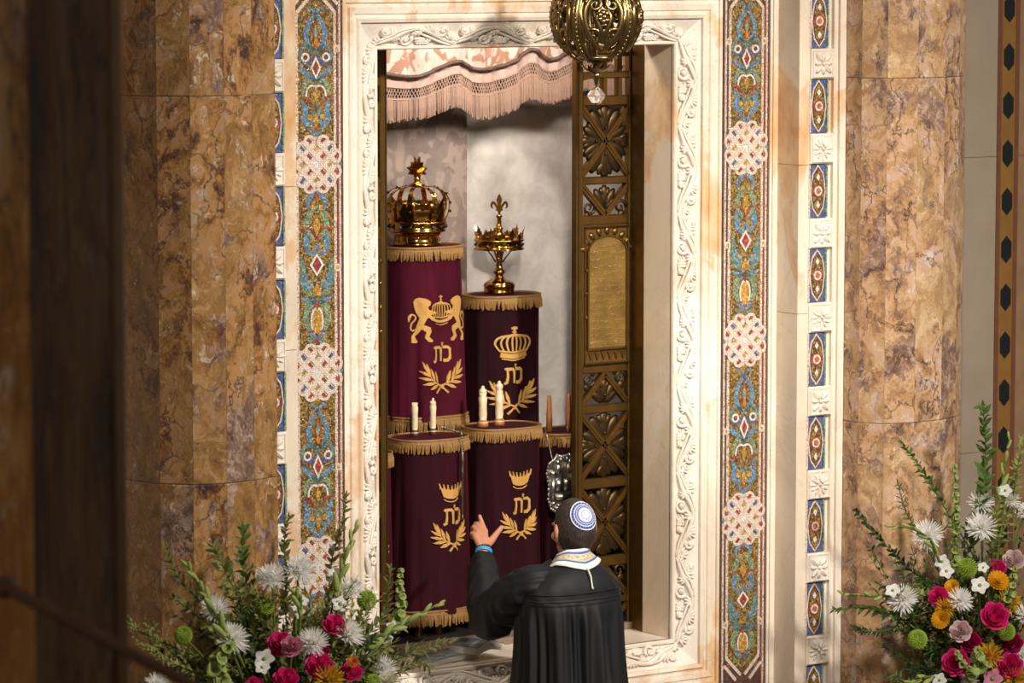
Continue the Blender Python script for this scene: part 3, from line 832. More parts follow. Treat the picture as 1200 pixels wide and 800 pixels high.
def door(num, x_in, s, full):
    """x_in is the inner edge of the leaf, s = +1 when the leaf runs to the right"""
    t = empty('door_%d' % num, (x_in, YD, 0)); t['kind'] = 'structure'
    tag(t, 'pierced bronze sliding door with arched inscribed plaque' if full else 'edge of a pierced bronze door beside the carved frame', None)
    Wd = 0.40; U0, U1 = 0.034, 0.262; uc = (U0+U1)/2
    def X(u): return s*u
    def bx(u0, u1, z0, z1, name, m='bronze', y0=0.0, y1=0.034, parent=None):
        x0, x1 = sorted((X(u0), X(u1))); return MB().slab(x0, x1, y0, y1, z0, z1, 0.004).build(name, M[m], parent or t)
    bx(0, U0, ZB+0.005, 3.6, 'stile'); bx(0.006, 0.011, ZB+0.005, 3.6, 'bead', 'bronze_dark', -0.004, 0.0)
    bx(U1, Wd, ZB+0.005, 3.6, 'stile')
    def rail(y0, y1): bx(U0-0.002, U1+0.002, zpx(y1), zpx(y0), 'rail', 'bronze', 0.002, 0.032)
    def bar(a, b, w=0.024):
        MB().stroke([(X(a[0]), a[1]), (X(b[0]), b[1])], w, 0.003, 0.028, 1).build('lattice_bar', M['bronze'], t)
        MB().stroke([(X(a[0]), a[1]), (X(b[0]), b[1])], 0.004, 0.0, 0.01, 1).build('bead', M['bronze'], t)
    def leaf(cx, cz, ang, ln, wd, m):
        d = Vector((cos(ang), 0, sin(ang)))
        m.ell(Vector((X(cx), 0.016, cz)) + Vector((d.x*s, 0, d.z))*ln*0.5, (ln*0.52, 0.009, wd*0.85), Matrix.Rotation(-math.atan2(d.z, d.x*s), 3, 'Y'), 9, 5)
    def bud(cx, cz, ang, ln, name='leaf_ornament'):
        m = MB()
        leaf(cx, cz, ang, ln, ln*0.30, m)
        for k in (-1, 1):
            leaf(cx, cz, ang+k*0.55, ln*0.98, ln*0.24, m); leaf(cx, cz, ang+k*0.95, ln*0.78, ln*0.22, m)
            leaf(cx+cos(ang)*ln*0.45, cz+sin(ang)*ln*0.45, ang+k*0.5, ln*0.5, ln*0.15, m)
        m.ell((X(cx+cos(ang)*ln*0.3), 0.006, cz+sin(ang)*ln*0.3), (0.007, 0.005, 0.007), nu=8, nv=4)
        m.build(name, M['bronze_dark'], t, True)
    def cross(y0, y1):
        z1, z0 = zpx(y0), zpx(y1); zc = (z0+z1)/2; h = (z1-z0)/2
        for a in (pi/2, -pi/2): bud(uc, zc+sin(a)*0.012, a, h*0.97)
        for a in (0, pi): bud(uc+cos(a)*0.012, zc, a, (U1-U0)/2*0.99)
        bar((U0-0.004, z0+0.004), (U1+0.004, z1-0.004)); bar((U0-0.004, z1-0.004), (U1+0.004, z0+0.004))
        MB().prism(dia(X(uc), zc, 0.045, 0.05), 0.008, 0.024).build('diamond_boss', M['bronze_dark'], t)
        for zz in (z0+0.006, z1-0.006, zc):
            pass
    def spiral(cx, cz, r, sg, m):
        P = [(X(cx+r*(1-0.8*i/12)*cos(sg*i*0.62)), 0.014, cz+r*(1-0.8*i/12)*sin(sg*i*0.62)) for i in range(13)]
        m.tube(P, [0.0075*(1-0.4*i/12) for i in range(13)], 6)
    def vee(y0, y1, up):
        z1, z0 = zpx(y0), zpx(y1); a, b = (z0, z1) if up else (z1, z0)
        bar((U0-0.004, a), (uc, b)); bar((uc, b), (U1+0.004, a))
        bud(uc, a+(b-a)*(0.06 if up else 0.9) if up else b+(a-b)*0.2, pi/2, abs(b-a)*(0.78 if up else 0.78))
        for k in (-1, 1):
            m = MB(); zc = b+(a-b)*0.2 if up else b+(a-b)*0.24
            spiral(uc+k*0.078, zc, 0.030, k, m); leaf(uc+k*0.085, zc-0.01, -pi/2, 0.04, 0.02, m); leaf(uc+k*0.06, zc+0.012, pi/2+k*0.4, 0.03, 0.014, m)
            m.build('scroll_ornament', M['bronze_dark'], t, True)
    # grid at the top
    rail(60, 66); rail(84, 92); rail(112, 124)
    for u in (uc-0.004, uc+0.07): bx(u-0.012, u+0.012, zpx(124), zpx(20), 'grid_bar', 'bronze', 0.004, 0.03)
    bar((U0, zpx(92)), (uc, zpx(84)), 0.014)
    cross(124, 207); rail(207, 216); vee(216, 252, False); rail(252, 263)
    rail(428, 437); vee(437, 474, True); rail(474, 484); cross(484, 560); rail(560, 572); cross(572, 652); rail(652, 664)
    vee(664, 700, True); rail(700, 708); cross(708, 770)
    # plaque
    z1, z0 = zpx(263), zpx(428)
    pl = bx(U0-0.003, U1+0.003, z0, z1, 'plaque', 'bronze_plaque', 0.002, 0.03)
    u0, u1 = U0+0.022, U1-0.014; um = (u0+u1)/2; rr = (u1-u0)/2; za = z1-0.045-rr*0.72
    arch = [(X(u0), z0+0.075), (X(u1), z0+0.075)] + [(X(um+rr*cos(a*pi/10)), za+rr*0.72*sin(a*pi/10)) for a in range(11)]
    MB().prism(arch, -0.002, 0.01).build('tablet', M['plaque_text'], pl)
    MB().stroke([(X(u0), z0+0.07), (X(u0), za)] + [(X(um-rr*cos(a*pi/10)), za+rr*0.72*sin(a*pi/10)) for a in range(1, 10)] + [(X(u1), za), (X(u1), z0+0.07)], 0.008, -0.007, 0.008, 1).build('tablet_rim', M['bronze'], pl)
    m = MB()
    for a in range(9):
        an = pi*(a+0.5)/9
        leaf(um+rr*1.04*cos(an), za+rr*0.75*sin(an), an, 0.035, 0.016, m)
    m.apply(lambda p: Vector((p.x, p.y-0.014, p.z))).build('leaf_border', M['bronze'], pl, True)
    for a, b, c, d in ((U0+0.004, U0+0.012, z0+0.008, z1-0.008), (U1-0.010, U1-0.003, z0+0.008, z1-0.008)):
        bx(a, b, c, d, 'plaque_edge', 'bronze', -0.010, 0.004, pl)
    bx(U0+0.004, U1-0.003, z1-0.014, z1-0.005, 'plaque_edge', 'bronze', -0.010, 0.004, pl); bx(U0+0.004, U1-0.003, z0+0.005, z0+0.014, 'plaque_edge', 'bronze', -0.010, 0.004, pl)
    bx(u0, u1, z0+0.060, z0+0.068, 'plaque_edge', 'bronze', -0.006, 0.004, pl)
    for k in range(6):
        uu = u0+(k+0.5)*(u1-u0)/6
        MB().prism([(X(uu)-0.014, z0+0.056), (X(uu)+0.014, z0+0.056), (X(uu), z0+0.022)], -0.004, 0.004).build('triangle_ornament', M['bronze'], pl)
    for zz in (z0+0.35*(z1-z0), z0+0.52*(z1-z0), z0+0.68*(z1-z0)):
        MB().ell((X(U0+0.008), -0.012, zz), (0.006, 0.006, 0.008), nu=8, nv=5).build('stud', M['brass'], pl, True)
door(1, -0.345, -1, False); door(2, 0.557, 1, True)

# ------------------------------------------------------------------ torah scrolls
def velvet(name, base, shade, tint):
    n = NT(name); v = n.pos((1, 1, 0.25))
    f = n.noise(v, 14, 4, 0.6, 0.4)
    c = n.ramp(f, [(0.3, shade), (0.7, base)])
    M[name] = n.fin(c, 0.8, 0, sheen=0.28, spec=0.12, sheen_tint=tint)
velvet('velvet_wine', '#330914', '#22060d', '#a03050')
velvet('velvet_purple', '#4d0c22', '#360816', '#983050')
velvet('velvet_dark', '#2a0710', '#1b040a', '#803048')

EXPN = 2.5
def sup(t, a, b):
    c, s = cos(t), sin(t)
    return (math.copysign(abs(c)**(2/EXPN), c)*a, math.copysign(abs(s)**(2/EXPN), s)*b)
def hebrew(mb, cx, zc, h):
    w = h*0.115*1.5
    def st(pts, ww=w): mb.stroke([(cx+x*h, zc+z*h) for x, z in pts], ww if isinstance(ww, list) else ww, -0.003, 0.001, 1)
    # kaf on the right
    st([(0.16, 0.36), (0.42, 0.36), (0.54, 0.26), (0.55, 0.0), (0.54, -0.30), (0.42, -0.42)], [w, w, w, w*0.7, w, w])
    st([(0.14, -0.44), (0.46, -0.44)], w*1.1); st([(0.13, 0.30), (0.13, 0.44)], w*0.7)
    # tav on the left
    st([(-0.62, 0.32), (-0.54, 0.36), (-0.14, 0.36), (-0.04, 0.24), (-0.04, -0.06), (-0.05, -0.48)], [w*0.7, w, w, w, w*0.75, w*0.75])
    st([(-0.46, 0.34), (-0.44, -0.05), (-0.48, -0.36)], [w*0.7, w*0.7, w*0.9]); st([(-0.44, -0.40), (-0.66, -0.52)], [w, w*0.8])
    st([(0.05, 0.46), (0.08, 0.66)], [w*0.5, w*0.8])
def branches(mb, cx, zc, w, h, squeeze=1.0):
    for s in (-1, 1):
        def P(x, z): return (cx+s*x*w*(squeeze if s > 0 else 1), zc+z*h)
        mb.stroke([P(-0.28, -0.62), P(0.0, -0.34), P(0.5, -0.02), P(0.86, 0.55)], [0.008, 0.007, 0.005, 0.002], -0.003, 0.001, 4)
        for (bx_, bz, ex, ez, wd) in ((0.18, -0.24, 0.62, -0.42, 0.014), (0.34, -0.14, 0.90, -0.20, 0.014), (0.50, -0.02, 1.02, 0.10, 0.013), (0.62, 0.14, 1.0, 0.40, 0.012), (0.22, -0.2, 0.36, 0.34, 0.013), (0.40, -0.08, 0.58, 0.48, 0.013), (0.60, 0.1, 0.76, 0.70, 0.012), (0.72, 0.3, 0.90, 0.78, 0.010)):
            mx, mz = (bx_+ex)/2, (bz+ez)/2
            mb.stroke([P(bx_, bz), P(mx, mz), P(ex, ez)], [0.004, wd, 0.002], -0.004, 0.001, 3)
    mb.prism(disc(cx, zc-0.34*h, 0.009, 10), -0.006, 0.001)
def crown_arched(mb, cx, zc, w, h):
    def st(pts, ww, y=-0.003): mb.stroke([(cx+x*w, zc+z*h) for x, z in pts], ww, y, 0.001, 4)
    st([(-0.42, -0.34), (0, -0.42), (0.42, -0.34)], w*0.13); st([(-0.38, -0.48), (0, -0.56), (0.38, -0.48)], w*0.035)
    st([(-0.44, -0.20), (0, -0.27), (0.44, -0.20)], w*0.05)
    for k in (-1, -0.72, -0.42, -0.14, 0.14, 0.42, 0.72, 1):
        st([(0.42*k, -0.24), (0.56*k, 0.05), (0.44*k, 0.28), (0.06*k, 0.36)], [w*0.04, w*0.05, w*0.05, w*0.04])
    mb.prism([(cx+x*w, zc+z*h) for x, z in ((-0.16, 0.30), (0.16, 0.30), (0.09, 0.40), (-0.09, 0.40))], -0.004, 0.001)
    st([(0, 0.36), (0, 0.66)], w*0.055); st([(-0.10, 0.60), (0.10, 0.60)], w*0.06); st([(-0.07, 0.47), (0.07, 0.47)], w*0.04)
def crown_open(mb, cx, zc, w, h):
    def st(pts, ww): mb.stroke([(cx+x*w, zc+z*h) for x, z in pts], ww, -0.003, 0.001, 3)
    mb.prism([(cx+x*w, zc+z*h) for x, z in ((-0.36, -0.20), (-0.2, -0.31), (0, -0.35), (0.2, -0.31), (0.36, -0.20), (0.48, 0.30), (0.24, 0.18), (0, 0.13), (-0.24, 0.18), (-0.48, 0.30))], -0.003, 0.001)
    st([(-0.34, -0.34), (-0.2, -0.46), (0, -0.50), (0.2, -0.46), (0.34, -0.34)], w*0.035)
    for k in range(7):
        x = -0.46+k*0.153; z = 0.28-0.15*(1-abs(x)/0.46)
        st([(x, z-0.06), (x*1.10, z+0.17)], [w*0.09, w*0.03])
        mb.prism(disc(cx+x*1.12*w, zc+(z+0.20)*h, w*0.026, 8), -0.003, 0.001)
LION = [(75,130),(86,108),(108,98),(132,104),(152,112),(172,130),(167,152),(150,166),(158,186),(186,196),(212,204),(206,216),(184,218),(168,222),(196,246),(194,262),(176,262),(156,240),(142,246),(122,288),(164,308),(168,336),(152,372),(178,400),(172,411),(148,408),(126,380),(138,340),(110,320),(96,346),(78,370),(92,404),(86,416),(58,414),(60,368),(84,330),(90,290),(104,242),(86,200),(78,160)]
LTAIL = [(90,318),(66,330),(56,312),(62,280),(84,250),(82,226),(66,216),(52,232),(48,268)]
def lion(mb, cx, zc, s, sq):
    k = 0.83
    def P(p): return (cx + s*((p[0]-235)/5.71/300/k*sq-0.006), zc-(p[1]-255)/5.71/300)
    mb.prism([P(p) for p in LION], -0.003, 0.001)
    mb.stroke([P(p) for p in LTAIL], [0.004, 0.005, 0.005, 0.005, 0.005, 0.005, 0.006, 0.009, 0.004], -0.003, 0.001, 3)
    for i in range(5):   # mane
        mb.stroke([P((88+i*8, 120+i*22)), P((118+i*6, 140+i*20)), P((142, 160+i*16))], [0.001, 0.003, 0.001], -0.005, 0.001, 3)

def scroll(cx, cy, ztop, zbot, zfloor, label, mat='velvet_wine', emb=(), handles=None, hmat='bone', a=0.160, b=0.120, flare=1.06, rz=0.0, seed=1, lean=0.0, feet=True):
    t = empty('torah_scroll', (cx, cy, zfloor), rz); tag(t, label, 'scroll', 'mantled scrolls in the ark')
    zt, zb = ztop-zfloor, zbot-zfloor
    rnd = random.Random(seed); ph = [rnd.uniform(0, 6.28) for _ in range(6)]
    def k_of(z):
        f = (zt-z)/(zt-zb); return 1+(flare-1)*f, f
    def rad(tt, z):
        k, f = k_of(z)
        fold = 0.010*f*(sin(7*tt+ph[0]+f)+0.7*sin(11*tt+ph[1])) + 0.004*f*sin(19*tt+ph[2])
        x, y = sup(tt, a*k, b*k); q = math.hypot(x, y)
        return x*(1+fold/q)+lean*f, y*(1+fold/q)
    n = 84; rows = 26; vs = []; fs = []
    prof = [zt-0.004]+[zt-0.01-(zt-0.01-zb)*j/rows for j in range(rows+1)]
    for z in prof:
        for i in range(n):
            x, y = rad(2*pi*i/n, z); vs.append((x, y, z))
    m = len(prof)
    for j in range(m-1):
        for i in range(n):
            p = j*n+i; q = j*n+(i+1) % n; fs.append((p, p+n, q+n, q))
    # padded top and the inside
    for r, z in ((0.93, zt), (0.5, zt+0.004), (0.02, zt+0.005)):
        for i in range(n):
            x, y = sup(2*pi*i/n, a, b); vs.append((x*r, y*r, z))
    base = m*n
    for i in range(n): fs.append((i, (i+1) % n, base+(i+1) % n, base+i))
    for j in range(2):
        for i in range(n): fs.append((base+j*n+i, base+j*n+(i+1) % n, base+(j+1)*n+(i+1) % n, base+(j+1)*n+i))
    fs.append(tuple(base+2*n+i for i in range(n)))
    mo = MB().add(vs, fs).build('mantle', M[mat], t, True)
    def fronty(x, z):
        k, f = k_of(z); xx = min(abs(x-lean*f)/(a*k), 0.985)
        best = -b*k*(1-xx**EXPN)**(1/EXPN)
        tt = math.atan2(-abs(best/(b*k))**(EXPN/2), math.copysign(xx**(EXPN/2), x-lean*f))
        return rad(tt, z)[1]
    def stitch(fn, name):
        mb = MB(); fn(mb); mb.refine(0.012)
        mb.apply(lambda p: Vector((p.x+lean*k_of(p.z)[1], fronty(p.x+lean*k_of(p.z)[1], p.z)-0.0035+p.y*1.2, p.z)))
        mb.build(name, M['gold_thread'], mo)
    for fn, name in emb: stitch(lambda mb: fn(mb, zt), name)
    # fringes
    def fringe(z0, ln, nm, k0, out):
        fm = MB(); N = 210
        P = [sup(2*pi*i/400, a*k0, b*k0) for i in range(400)]
        cum = [0]
        for i in range(400):
            q = P[(i+1) % 400]; cum.append(cum[-1]+math.hypot(q[0]-P[i][0], q[1]-P[i][1]))
        i = 0
        for s in range(N):
            d = cum[-1]*s/N
            while cum[i+1] < d: i += 1
            x, y = P[i]; nr = Vector((x/a/a, y/b/b, 0)).normalized()
            c = Vector((x+(lean if k0 > 1.03 else 0), y, z0)); e = rnd.uniform(0.85, 1.1)*ln
            td = Vector((-nr.y, nr.x, 0))*rnd.uniform(-0.004, 0.004)
            fm.tube([c+nr*0.004, c+nr*(0.007+out*0.5)+td-Vector((0, 0, e*0.5)), c+nr*(0.006+out)+td*2-Vector((0, 0, e))], [0.0034, 0.0042, 0.0022], 4)
        for zz in (z0+0.003, z0-0.010):
            fm.tube([(P[j][0]*(1+0.006/a)+(lean if k0 > 1.03 else 0), P[j][1]*(1+0.006/b), zz) for j in list(range(0, 400, 5))+[0]], 0.0045, 5)
        fm.build(nm, M['gold_fringe'], mo, kind='stuff')
    fringe(zt-0.002, 0.048, 'top_fringe', 1.0, 0.006); fringe(zb+0.012, 0.058, 'hem_fringe', flare, 0.004)
    # rollers
    for dx, dy, hh, r in (handles or ((-0.07, 0, 0, 0.016), (0.07, 0, 0, 0.016))):
        if hh > 0:
            prof = [(r*1.25, 0), (r*1.3, 0.02), (r*0.85, 0.028), (r*1.05, 0.05), (r*0.95, 0.09), (r*1.1, 0.12), (r*0.8, 0.128), (r*1.0, 0.14), (r*0.72, hh-0.03), (r*1.0, hh-0.024), (r*0.9, hh-0.012), (r*0.4, hh-0.006), (r*0.45, hh), (r*0.1, hh+0.004)] if hmat != 'wood_warm' else [(r*1.3, 0), (r*1.05, 0.02), (r*0.95, hh*0.6), (r*0.75, hh-0.01), (r*0.6, hh), (r*0.1, hh+0.003)]
            if hmat == 'wood_warm': prof = [(r*1.1, 0), (r*0.95, hh*0.5), (r*0.75, hh-0.01), (r*0.6, hh), (r*0.1, hh+0.002)]
            ho = MB().lathe(prof, 14, (dx, dy, zt+0.002)).build('roller_handle', M[hmat], t, True)
            if hmat != 'wood_warm':
                MB().lathe([(r*1.35, 0), (r*1.4, 0.012), (r*1.2, 0.024), (r*0.9, 0.03)], 14, (dx, dy, zt+0.002)).build('collar', M['wood_warm' if seed % 2 else 'wood_dark'], ho, True)
        if feet:
            MB().lathe([(0.012, 0.0), (0.017, 0.004), (0.018, zb*0.7), (0.014, zb), (0.02, zb+0.08)], 12, (dx*1.1, dy-0.03, 0)).build('roller_foot', M['wood_dark'], t, True)
    return t

SQ = 0.88
E_LL = [(lambda mb, z: crown_open(mb, 0.0300, z-0.2140, 0.108, 0.075), 'embroidered_crown'), (lambda mb, z: hebrew(mb, 0.0360, z-0.3090, 0.068), 'embroidered_letters'), (lambda mb, z: branches(mb, 0.0360, z-0.3990, 0.098, 0.085, 0.75), 'embroidered_branches')]
E_LM = [(lambda mb, z: crown_open(mb, 0.0120, z-0.2080, 0.108, 0.075), 'embroidered_crown'), (lambda mb, z: hebrew(mb, 0.0220, z-0.3130, 0.068), 'embroidered_letters'), (lambda mb, z: branches(mb, 0.0170, z-0.4030, 0.100, 0.085, 0.8), 'embroidered_branches')]
E_UL = [(lambda mb, z: lion(mb, 0.0060, z-0.2910, 1, 1.0), 'embroidered_lion'), (lambda mb, z: lion(mb, 0.0060, z-0.2910, -1, 0.92), 'embroidered_lion'), (lambda mb, z: crown_arched(mb, 0.0060, z-0.2590, 0.082, 0.100), 'embroidered_crown'), (lambda mb, z: hebrew(mb, 0.0060, z-0.4310, 0.068), 'embroidered_letters'), (lambda mb, z: branches(mb, 0.0060, z-0.5360, 0.105, 0.095), 'embroidered_branches')]
E_UR = [(lambda mb, z: crown_arched(mb, -0.0190, z-0.1990, 0.150, 0.115), 'embroidered_crown'), (lambda mb, z: hebrew(mb, -0.0190, z-0.3240, 0.070), 'embroidered_letters'), (lambda mb, z: branches(mb, -0.0190, z-0.4240, 0.115, 0.100), 'embroidered_branches')]
scroll(0.119, 0.835, 2.662, 1.955, 1.905, 'purple velvet torah mantle with two embroidered lions under the large crown', 'velvet_purple', E_UL, seed=3, flare=1.09, lean=0.012)
scroll(0.522, 0.850, 2.440, 1.750, 1.690, 'dark velvet torah mantle with an arched crown embroidered, under the coronet on a stand', 'velvet_dark', E_UR, seed=4, flare=1.0, a=0.160, b=0.115)
scroll(-0.012, 0.590, 1.912, 1.205, NF, 'wine velvet torah mantle with silver pointer hanging at its side, bone handles', 'velvet_wine', E_LL, ((-0.062, 0.0, 0.135, 0.0125), (0.025, 0.0, 0.150, 0.0125)), 'bone', seed=6, flare=1.05)
scroll(0.345, 0.590, 1.930, 1.205, NF, 'wine velvet torah mantle nearest the raised hand, thick carved bone handles', 'velvet_dark', E_LM, ((-0.09, 0.0, 0.165, 0.0165), (-0.010, 0.0, 0.180, 0.0165)), 'bone', seed=7, flare=1.0, b=0.118)
scroll(0.690, 0.602, 1.885, 1.205, NF, 'dark velvet torah mantle with silver breastplate, plain wooden handles, beside the bronze door', 'velvet_dark', E_LM, ((-0.098, 0.0, 0.148, 0.0125), (0.000, 0.0, 0.148, 0.0125)), 'wood_warm', seed=8, flare=1.0)
scroll(-0.372, 0.595, 1.870, 1.205, NF, 'purple velvet torah mantle mostly hidden behind the bronze door edge', 'velvet_purple', E_LL, None, seed=9, flare=1.03)

# silver pointer hanging by a chain over the lower mantle
pp = at(541, 512, 0.455)
pt_ = empty('torah_pointer', pp); tag(pt_, 'slender silver torah pointer on a chain hanging down the wine mantle', 'pointer')
ch = MB(); q0 = at(518, 500, 0.57) - Vector(pp); q1 = at(536, 506, 0.50) - Vector(pp)
path, _ = smooth_path([tuple(q0), tuple(q1), (0.0, 0.0, 0.012), (0, -0.005, -0.06)], 1, 8)
for i, p in enumerate(path): ch.ell(p, (0.0045, 0.003, 0.005), Matrix.Rotation(i*1.57, 3, 'Z'), 6, 4)
ch.build('chain', M['silver'], pt_, True)
MB().lathe([(0.002, -0.31), (0.003, -0.30), (0.004, -0.27), (0.0035, -0.24), (0.006, -0.235), (0.0045, -0.20), (0.005, -0.15), (0.008, -0.145), (0.005, -0.135), (0.0065, -0.10), (0.009, -0.09), (0.006, -0.08), (0.007, -0.065), (0.003, -0.055)], 12, (0, -0.005, 0)).build('rod', M['silver'], pt_, True)
MB().tube([(0, -0.005, -0.31), (0.001, -0.006, -0.33), (0.002, -0.008, -0.345)], [0.0022, 0.002, 0.0012], 6).build('pointing_finger', M['silver'], pt_, True)

# silver breastplate
def breastplate():
    c = at(659, 566, 0.455)
    t = empty('breastplate', c); tag(t, 'embossed silver breastplate hanging on the torah mantle beside the bronze door', 'breastplate')
    out = [(-0.075, -0.06), (-0.060, -0.10), (-0.030, -0.118), (0, -0.125), (0.030, -0.118), (0.060, -0.10), (0.075, -0.06), (0.072, 0.0), (0.082, 0.045), (0.070, 0.085), (0.045, 0.100), (0.030, 0.118), (0, 0.108), (-0.030, 0.118), (-0.045, 0.100), (-0.070, 0.085), (-0.082, 0.045), (-0.072, 0.0)]
    pl = MB().prism(out, -0.004, 0.004).build('plate', M['silver'], t)
    m = MB()
    for i in range(len(out)):
        a, b = out[i], out[(i+1) % len(out)]
        for f in (0, 0.33, 0.66): m.ell((a[0]+(b[0]-a[0])*f*1.0, -0.005, a[1]+(b[1]-a[1])*f), (0.0065, 0.006, 0.0065), nu=7, nv=4)
    m.build('beaded_rim', M['silver'], pl, True)
    m = MB()
    for s in (-1, 1):
        m.tube([(s*0.052, -0.006, -0.07), (s*0.052, -0.010, 0.03)], 0.009, 8); m.ell((s*0.052, -0.008, 0.045), (0.016, 0.012, 0.014)); m.ell((s*0.050, -0.008, -0.078), (0.015, 0.010, 0.010))
        m.ell((s*0.026, -0.008, 0.062), (0.016, 0.012, 0.024)); m.ell((s*0.03, -0.008, -0.098), (0.016, 0.010, 0.008))
        m.prism([(s*0.02-0.017, -0.03), (s*0.02+0.017, -0.03), (s*0.02+0.017, 0.012), (s*0.02+0.008, 0.022), (s*0.02-0.008, 0.022), (s*0.02-0.017, 0.012)], -0.011, 0)
    for k in range(5): m.ell((-0.03+0.015*k, -0.008, 0.088+0.010*(2-abs(k-2))), (0.008, 0.008, 0.012))
    m.box(-0.036, 0.036, -0.012, 0, -0.066, -0.044)
    for k in range(4): m.ell((-0.024+0.016*k, -0.006, -0.09), (0.007, 0.007, 0.008))
    m.build('embossing', M['silver'], pl, True)
    m = MB(); e = at(639, 503, 0.56)-c
    for s, q in ((-1, e), (1, Vector((e.x+0.11, e.y, e.z)))):
        P = [Vector((s*0.05, 0, 0.10))*(1-i/18)+q*(i/18) for i in range(19)]
        for i, p in enumerate(P): m.ell(p, (0.003, 0.002, 0.0055), Matrix.Rotation(i*1.57, 3, 'Z'), 5, 4)
        m.build('chain', M['silver'], t, True); m = MB()
breastplate()

# ------------------------------------------------------------------ crowns
plain('jewel_blue', '#1c2f86', 0.1, 0, 0.1, 20); plain('jewel_dark', '#2a1a14', 0.12, 0, 0.1, 20)
def leaf_plate(mb, base, out, h, w, th=0.002, lean=0.15):
    """a lobed leaf standing on base, facing direction out"""
    out = Vector(out).normalized(); side = Vector((-out.y, out.x, 0))
    pts = [(-0.12, 0), (-0.16, 0.18), (-0.42, 0.22), (-0.34, 0.36), (-0.5, 0.50), (-0.30, 0.56), (-0.34, 0.76), (-0.14, 0.70), (0, 1.0)]
    pts = pts + [(-x, z) for x, z in pts[-2::-1]]
    n = len(pts); vs = []
    for o in (th/2, -th/2):
        for x, z in pts:
            vs.append(Vector(base) + side*(x*w) + Vector((0, 0, z*h)) + out*(o + lean*h*z*z - 0.25*w*abs(x)))
    fs = [tuple(range(n)), tuple(range(2*n-1, n-1, -1))] + [(i, i+n, (i+1) % n+n, (i+1) % n) for i in range(n)]
    mb.add(vs, fs)
def big_crown():
    c = at(489, 276, 0.835); c.z = 2.668
    t = empty('crown_ornament', c); tag(t, 'large arched gold crown with jewels and leaf finial, on the purple lion mantle', 'crown')
    MB().lathe([(0.085, 0.0), (0.098, 0.0), (0.100, 0.008), (0.092, 0.012), (0.090, 0.040), (0.098, 0.046), (0.100, 0.052), (0.088, 0.054)], 36).build('plinth', M['brass'], t, True)
    for k in range(12):
        a = k*pi/6; MB().ell((0.092*cos(a), 0.092*sin(a), 0.026), (0.004, 0.004, 0.013)).build('plinth_panel', M['brass'], t, True)
    bd = MB().lathe([(0.090, 0.052), (0.118, 0.056), (0.122, 0.062), (0.116, 0.066), (0.118, 0.088), (0.125, 0.092), (0.122, 0.098), (0.108, 0.100), (0.104, 0.06)], 40).build('band', M['brass'], t, True)
    for k in range(16):
        a = k*pi/8
        MB().ell((0.120*cos(a), 0.120*sin(a), 0.077), (0.0065, 0.0065, 0.0065), nu=8, nv=5).build('jewel', M['jewel_blue' if k % 3 == 0 else 'jewel_dark'], bd, True)
    MB().lathe([(0.104, 0.098), (0.112, 0.110), (0.118, 0.14), (0.116, 0.175), (0.112, 0.175), (0.110, 0.13), (0.106, 0.110)], 40).build('inner_cup', M['brass'], t, True)
    for k in range(8):
        a = k*pi/4; d = Vector((cos(a), sin(a), 0)); sd = Vector((-d.y, d.x, 0))
        path = [(0.118, 0.098), (0.130, 0.125), (0.138, 0.16), (0.134, 0.195), (0.112, 0.222), (0.075, 0.236), (0.035, 0.242), (0.008, 0.252)]
        P, _ = smooth_path([(r, 0, z) for r, _, z in [(p[0], 0, p[1]) for p in path]], 1, 3)
        vs = []; fs = []
        for i, p in enumerate(P):
            hw = 0.013*(1-0.5*i/len(P))
            for o in (0.0, 0.004):
                for q in (-1, 1): vs.append(d*(p[0]-o)+sd*(q*hw)+Vector((0, 0, p[2]-o*0.4)))
        for i in range(len(P)-1):
            e = 4*i; fs += [(e, e+1, e+5, e+4), (e+2, e+6, e+7, e+3), (e, e+4, e+6, e+2), (e+1, e+3, e+7, e+5)]
        ar = MB().add(vs, fs).build('arch', M['brass'], t)
        for r, z in ((0.137, 0.14), (0.138, 0.175), (0.122, 0.212), (0.085, 0.234)):
            MB().ell(d*r+Vector((0, 0, z)), (0.006, 0.006, 0.006), nu=7, nv=5).build('jewel', M['jewel_dark'], ar, True)
        m = MB(); a2 = a+pi/8; d2 = Vector((cos(a2), sin(a2), 0)); leaf_plate(m, d2*0.116+Vector((0, 0, 0.098)), d2, 0.105, 0.095)
        m.build('fleuron', M['brass'], t)
    MB().lathe([(0.03, 0.236), (0.034, 0.246), (0.018, 0.254), (0.012, 0.262), (0.016, 0.268), (0.008, 0.276), (0.006, 0.28)], 20).build('top_knob', M['brass'], t, True)
    for k in range(4):
        a = k*pi/2+0.35; m = MB(); leaf_plate(m, Vector((0, 0, 0.268)), (cos(a), sin(a), 0), 0.092, 0.096, 0.002, 0.18)
        m.build('finial_leaf', M['brass'], t)
big_crown()
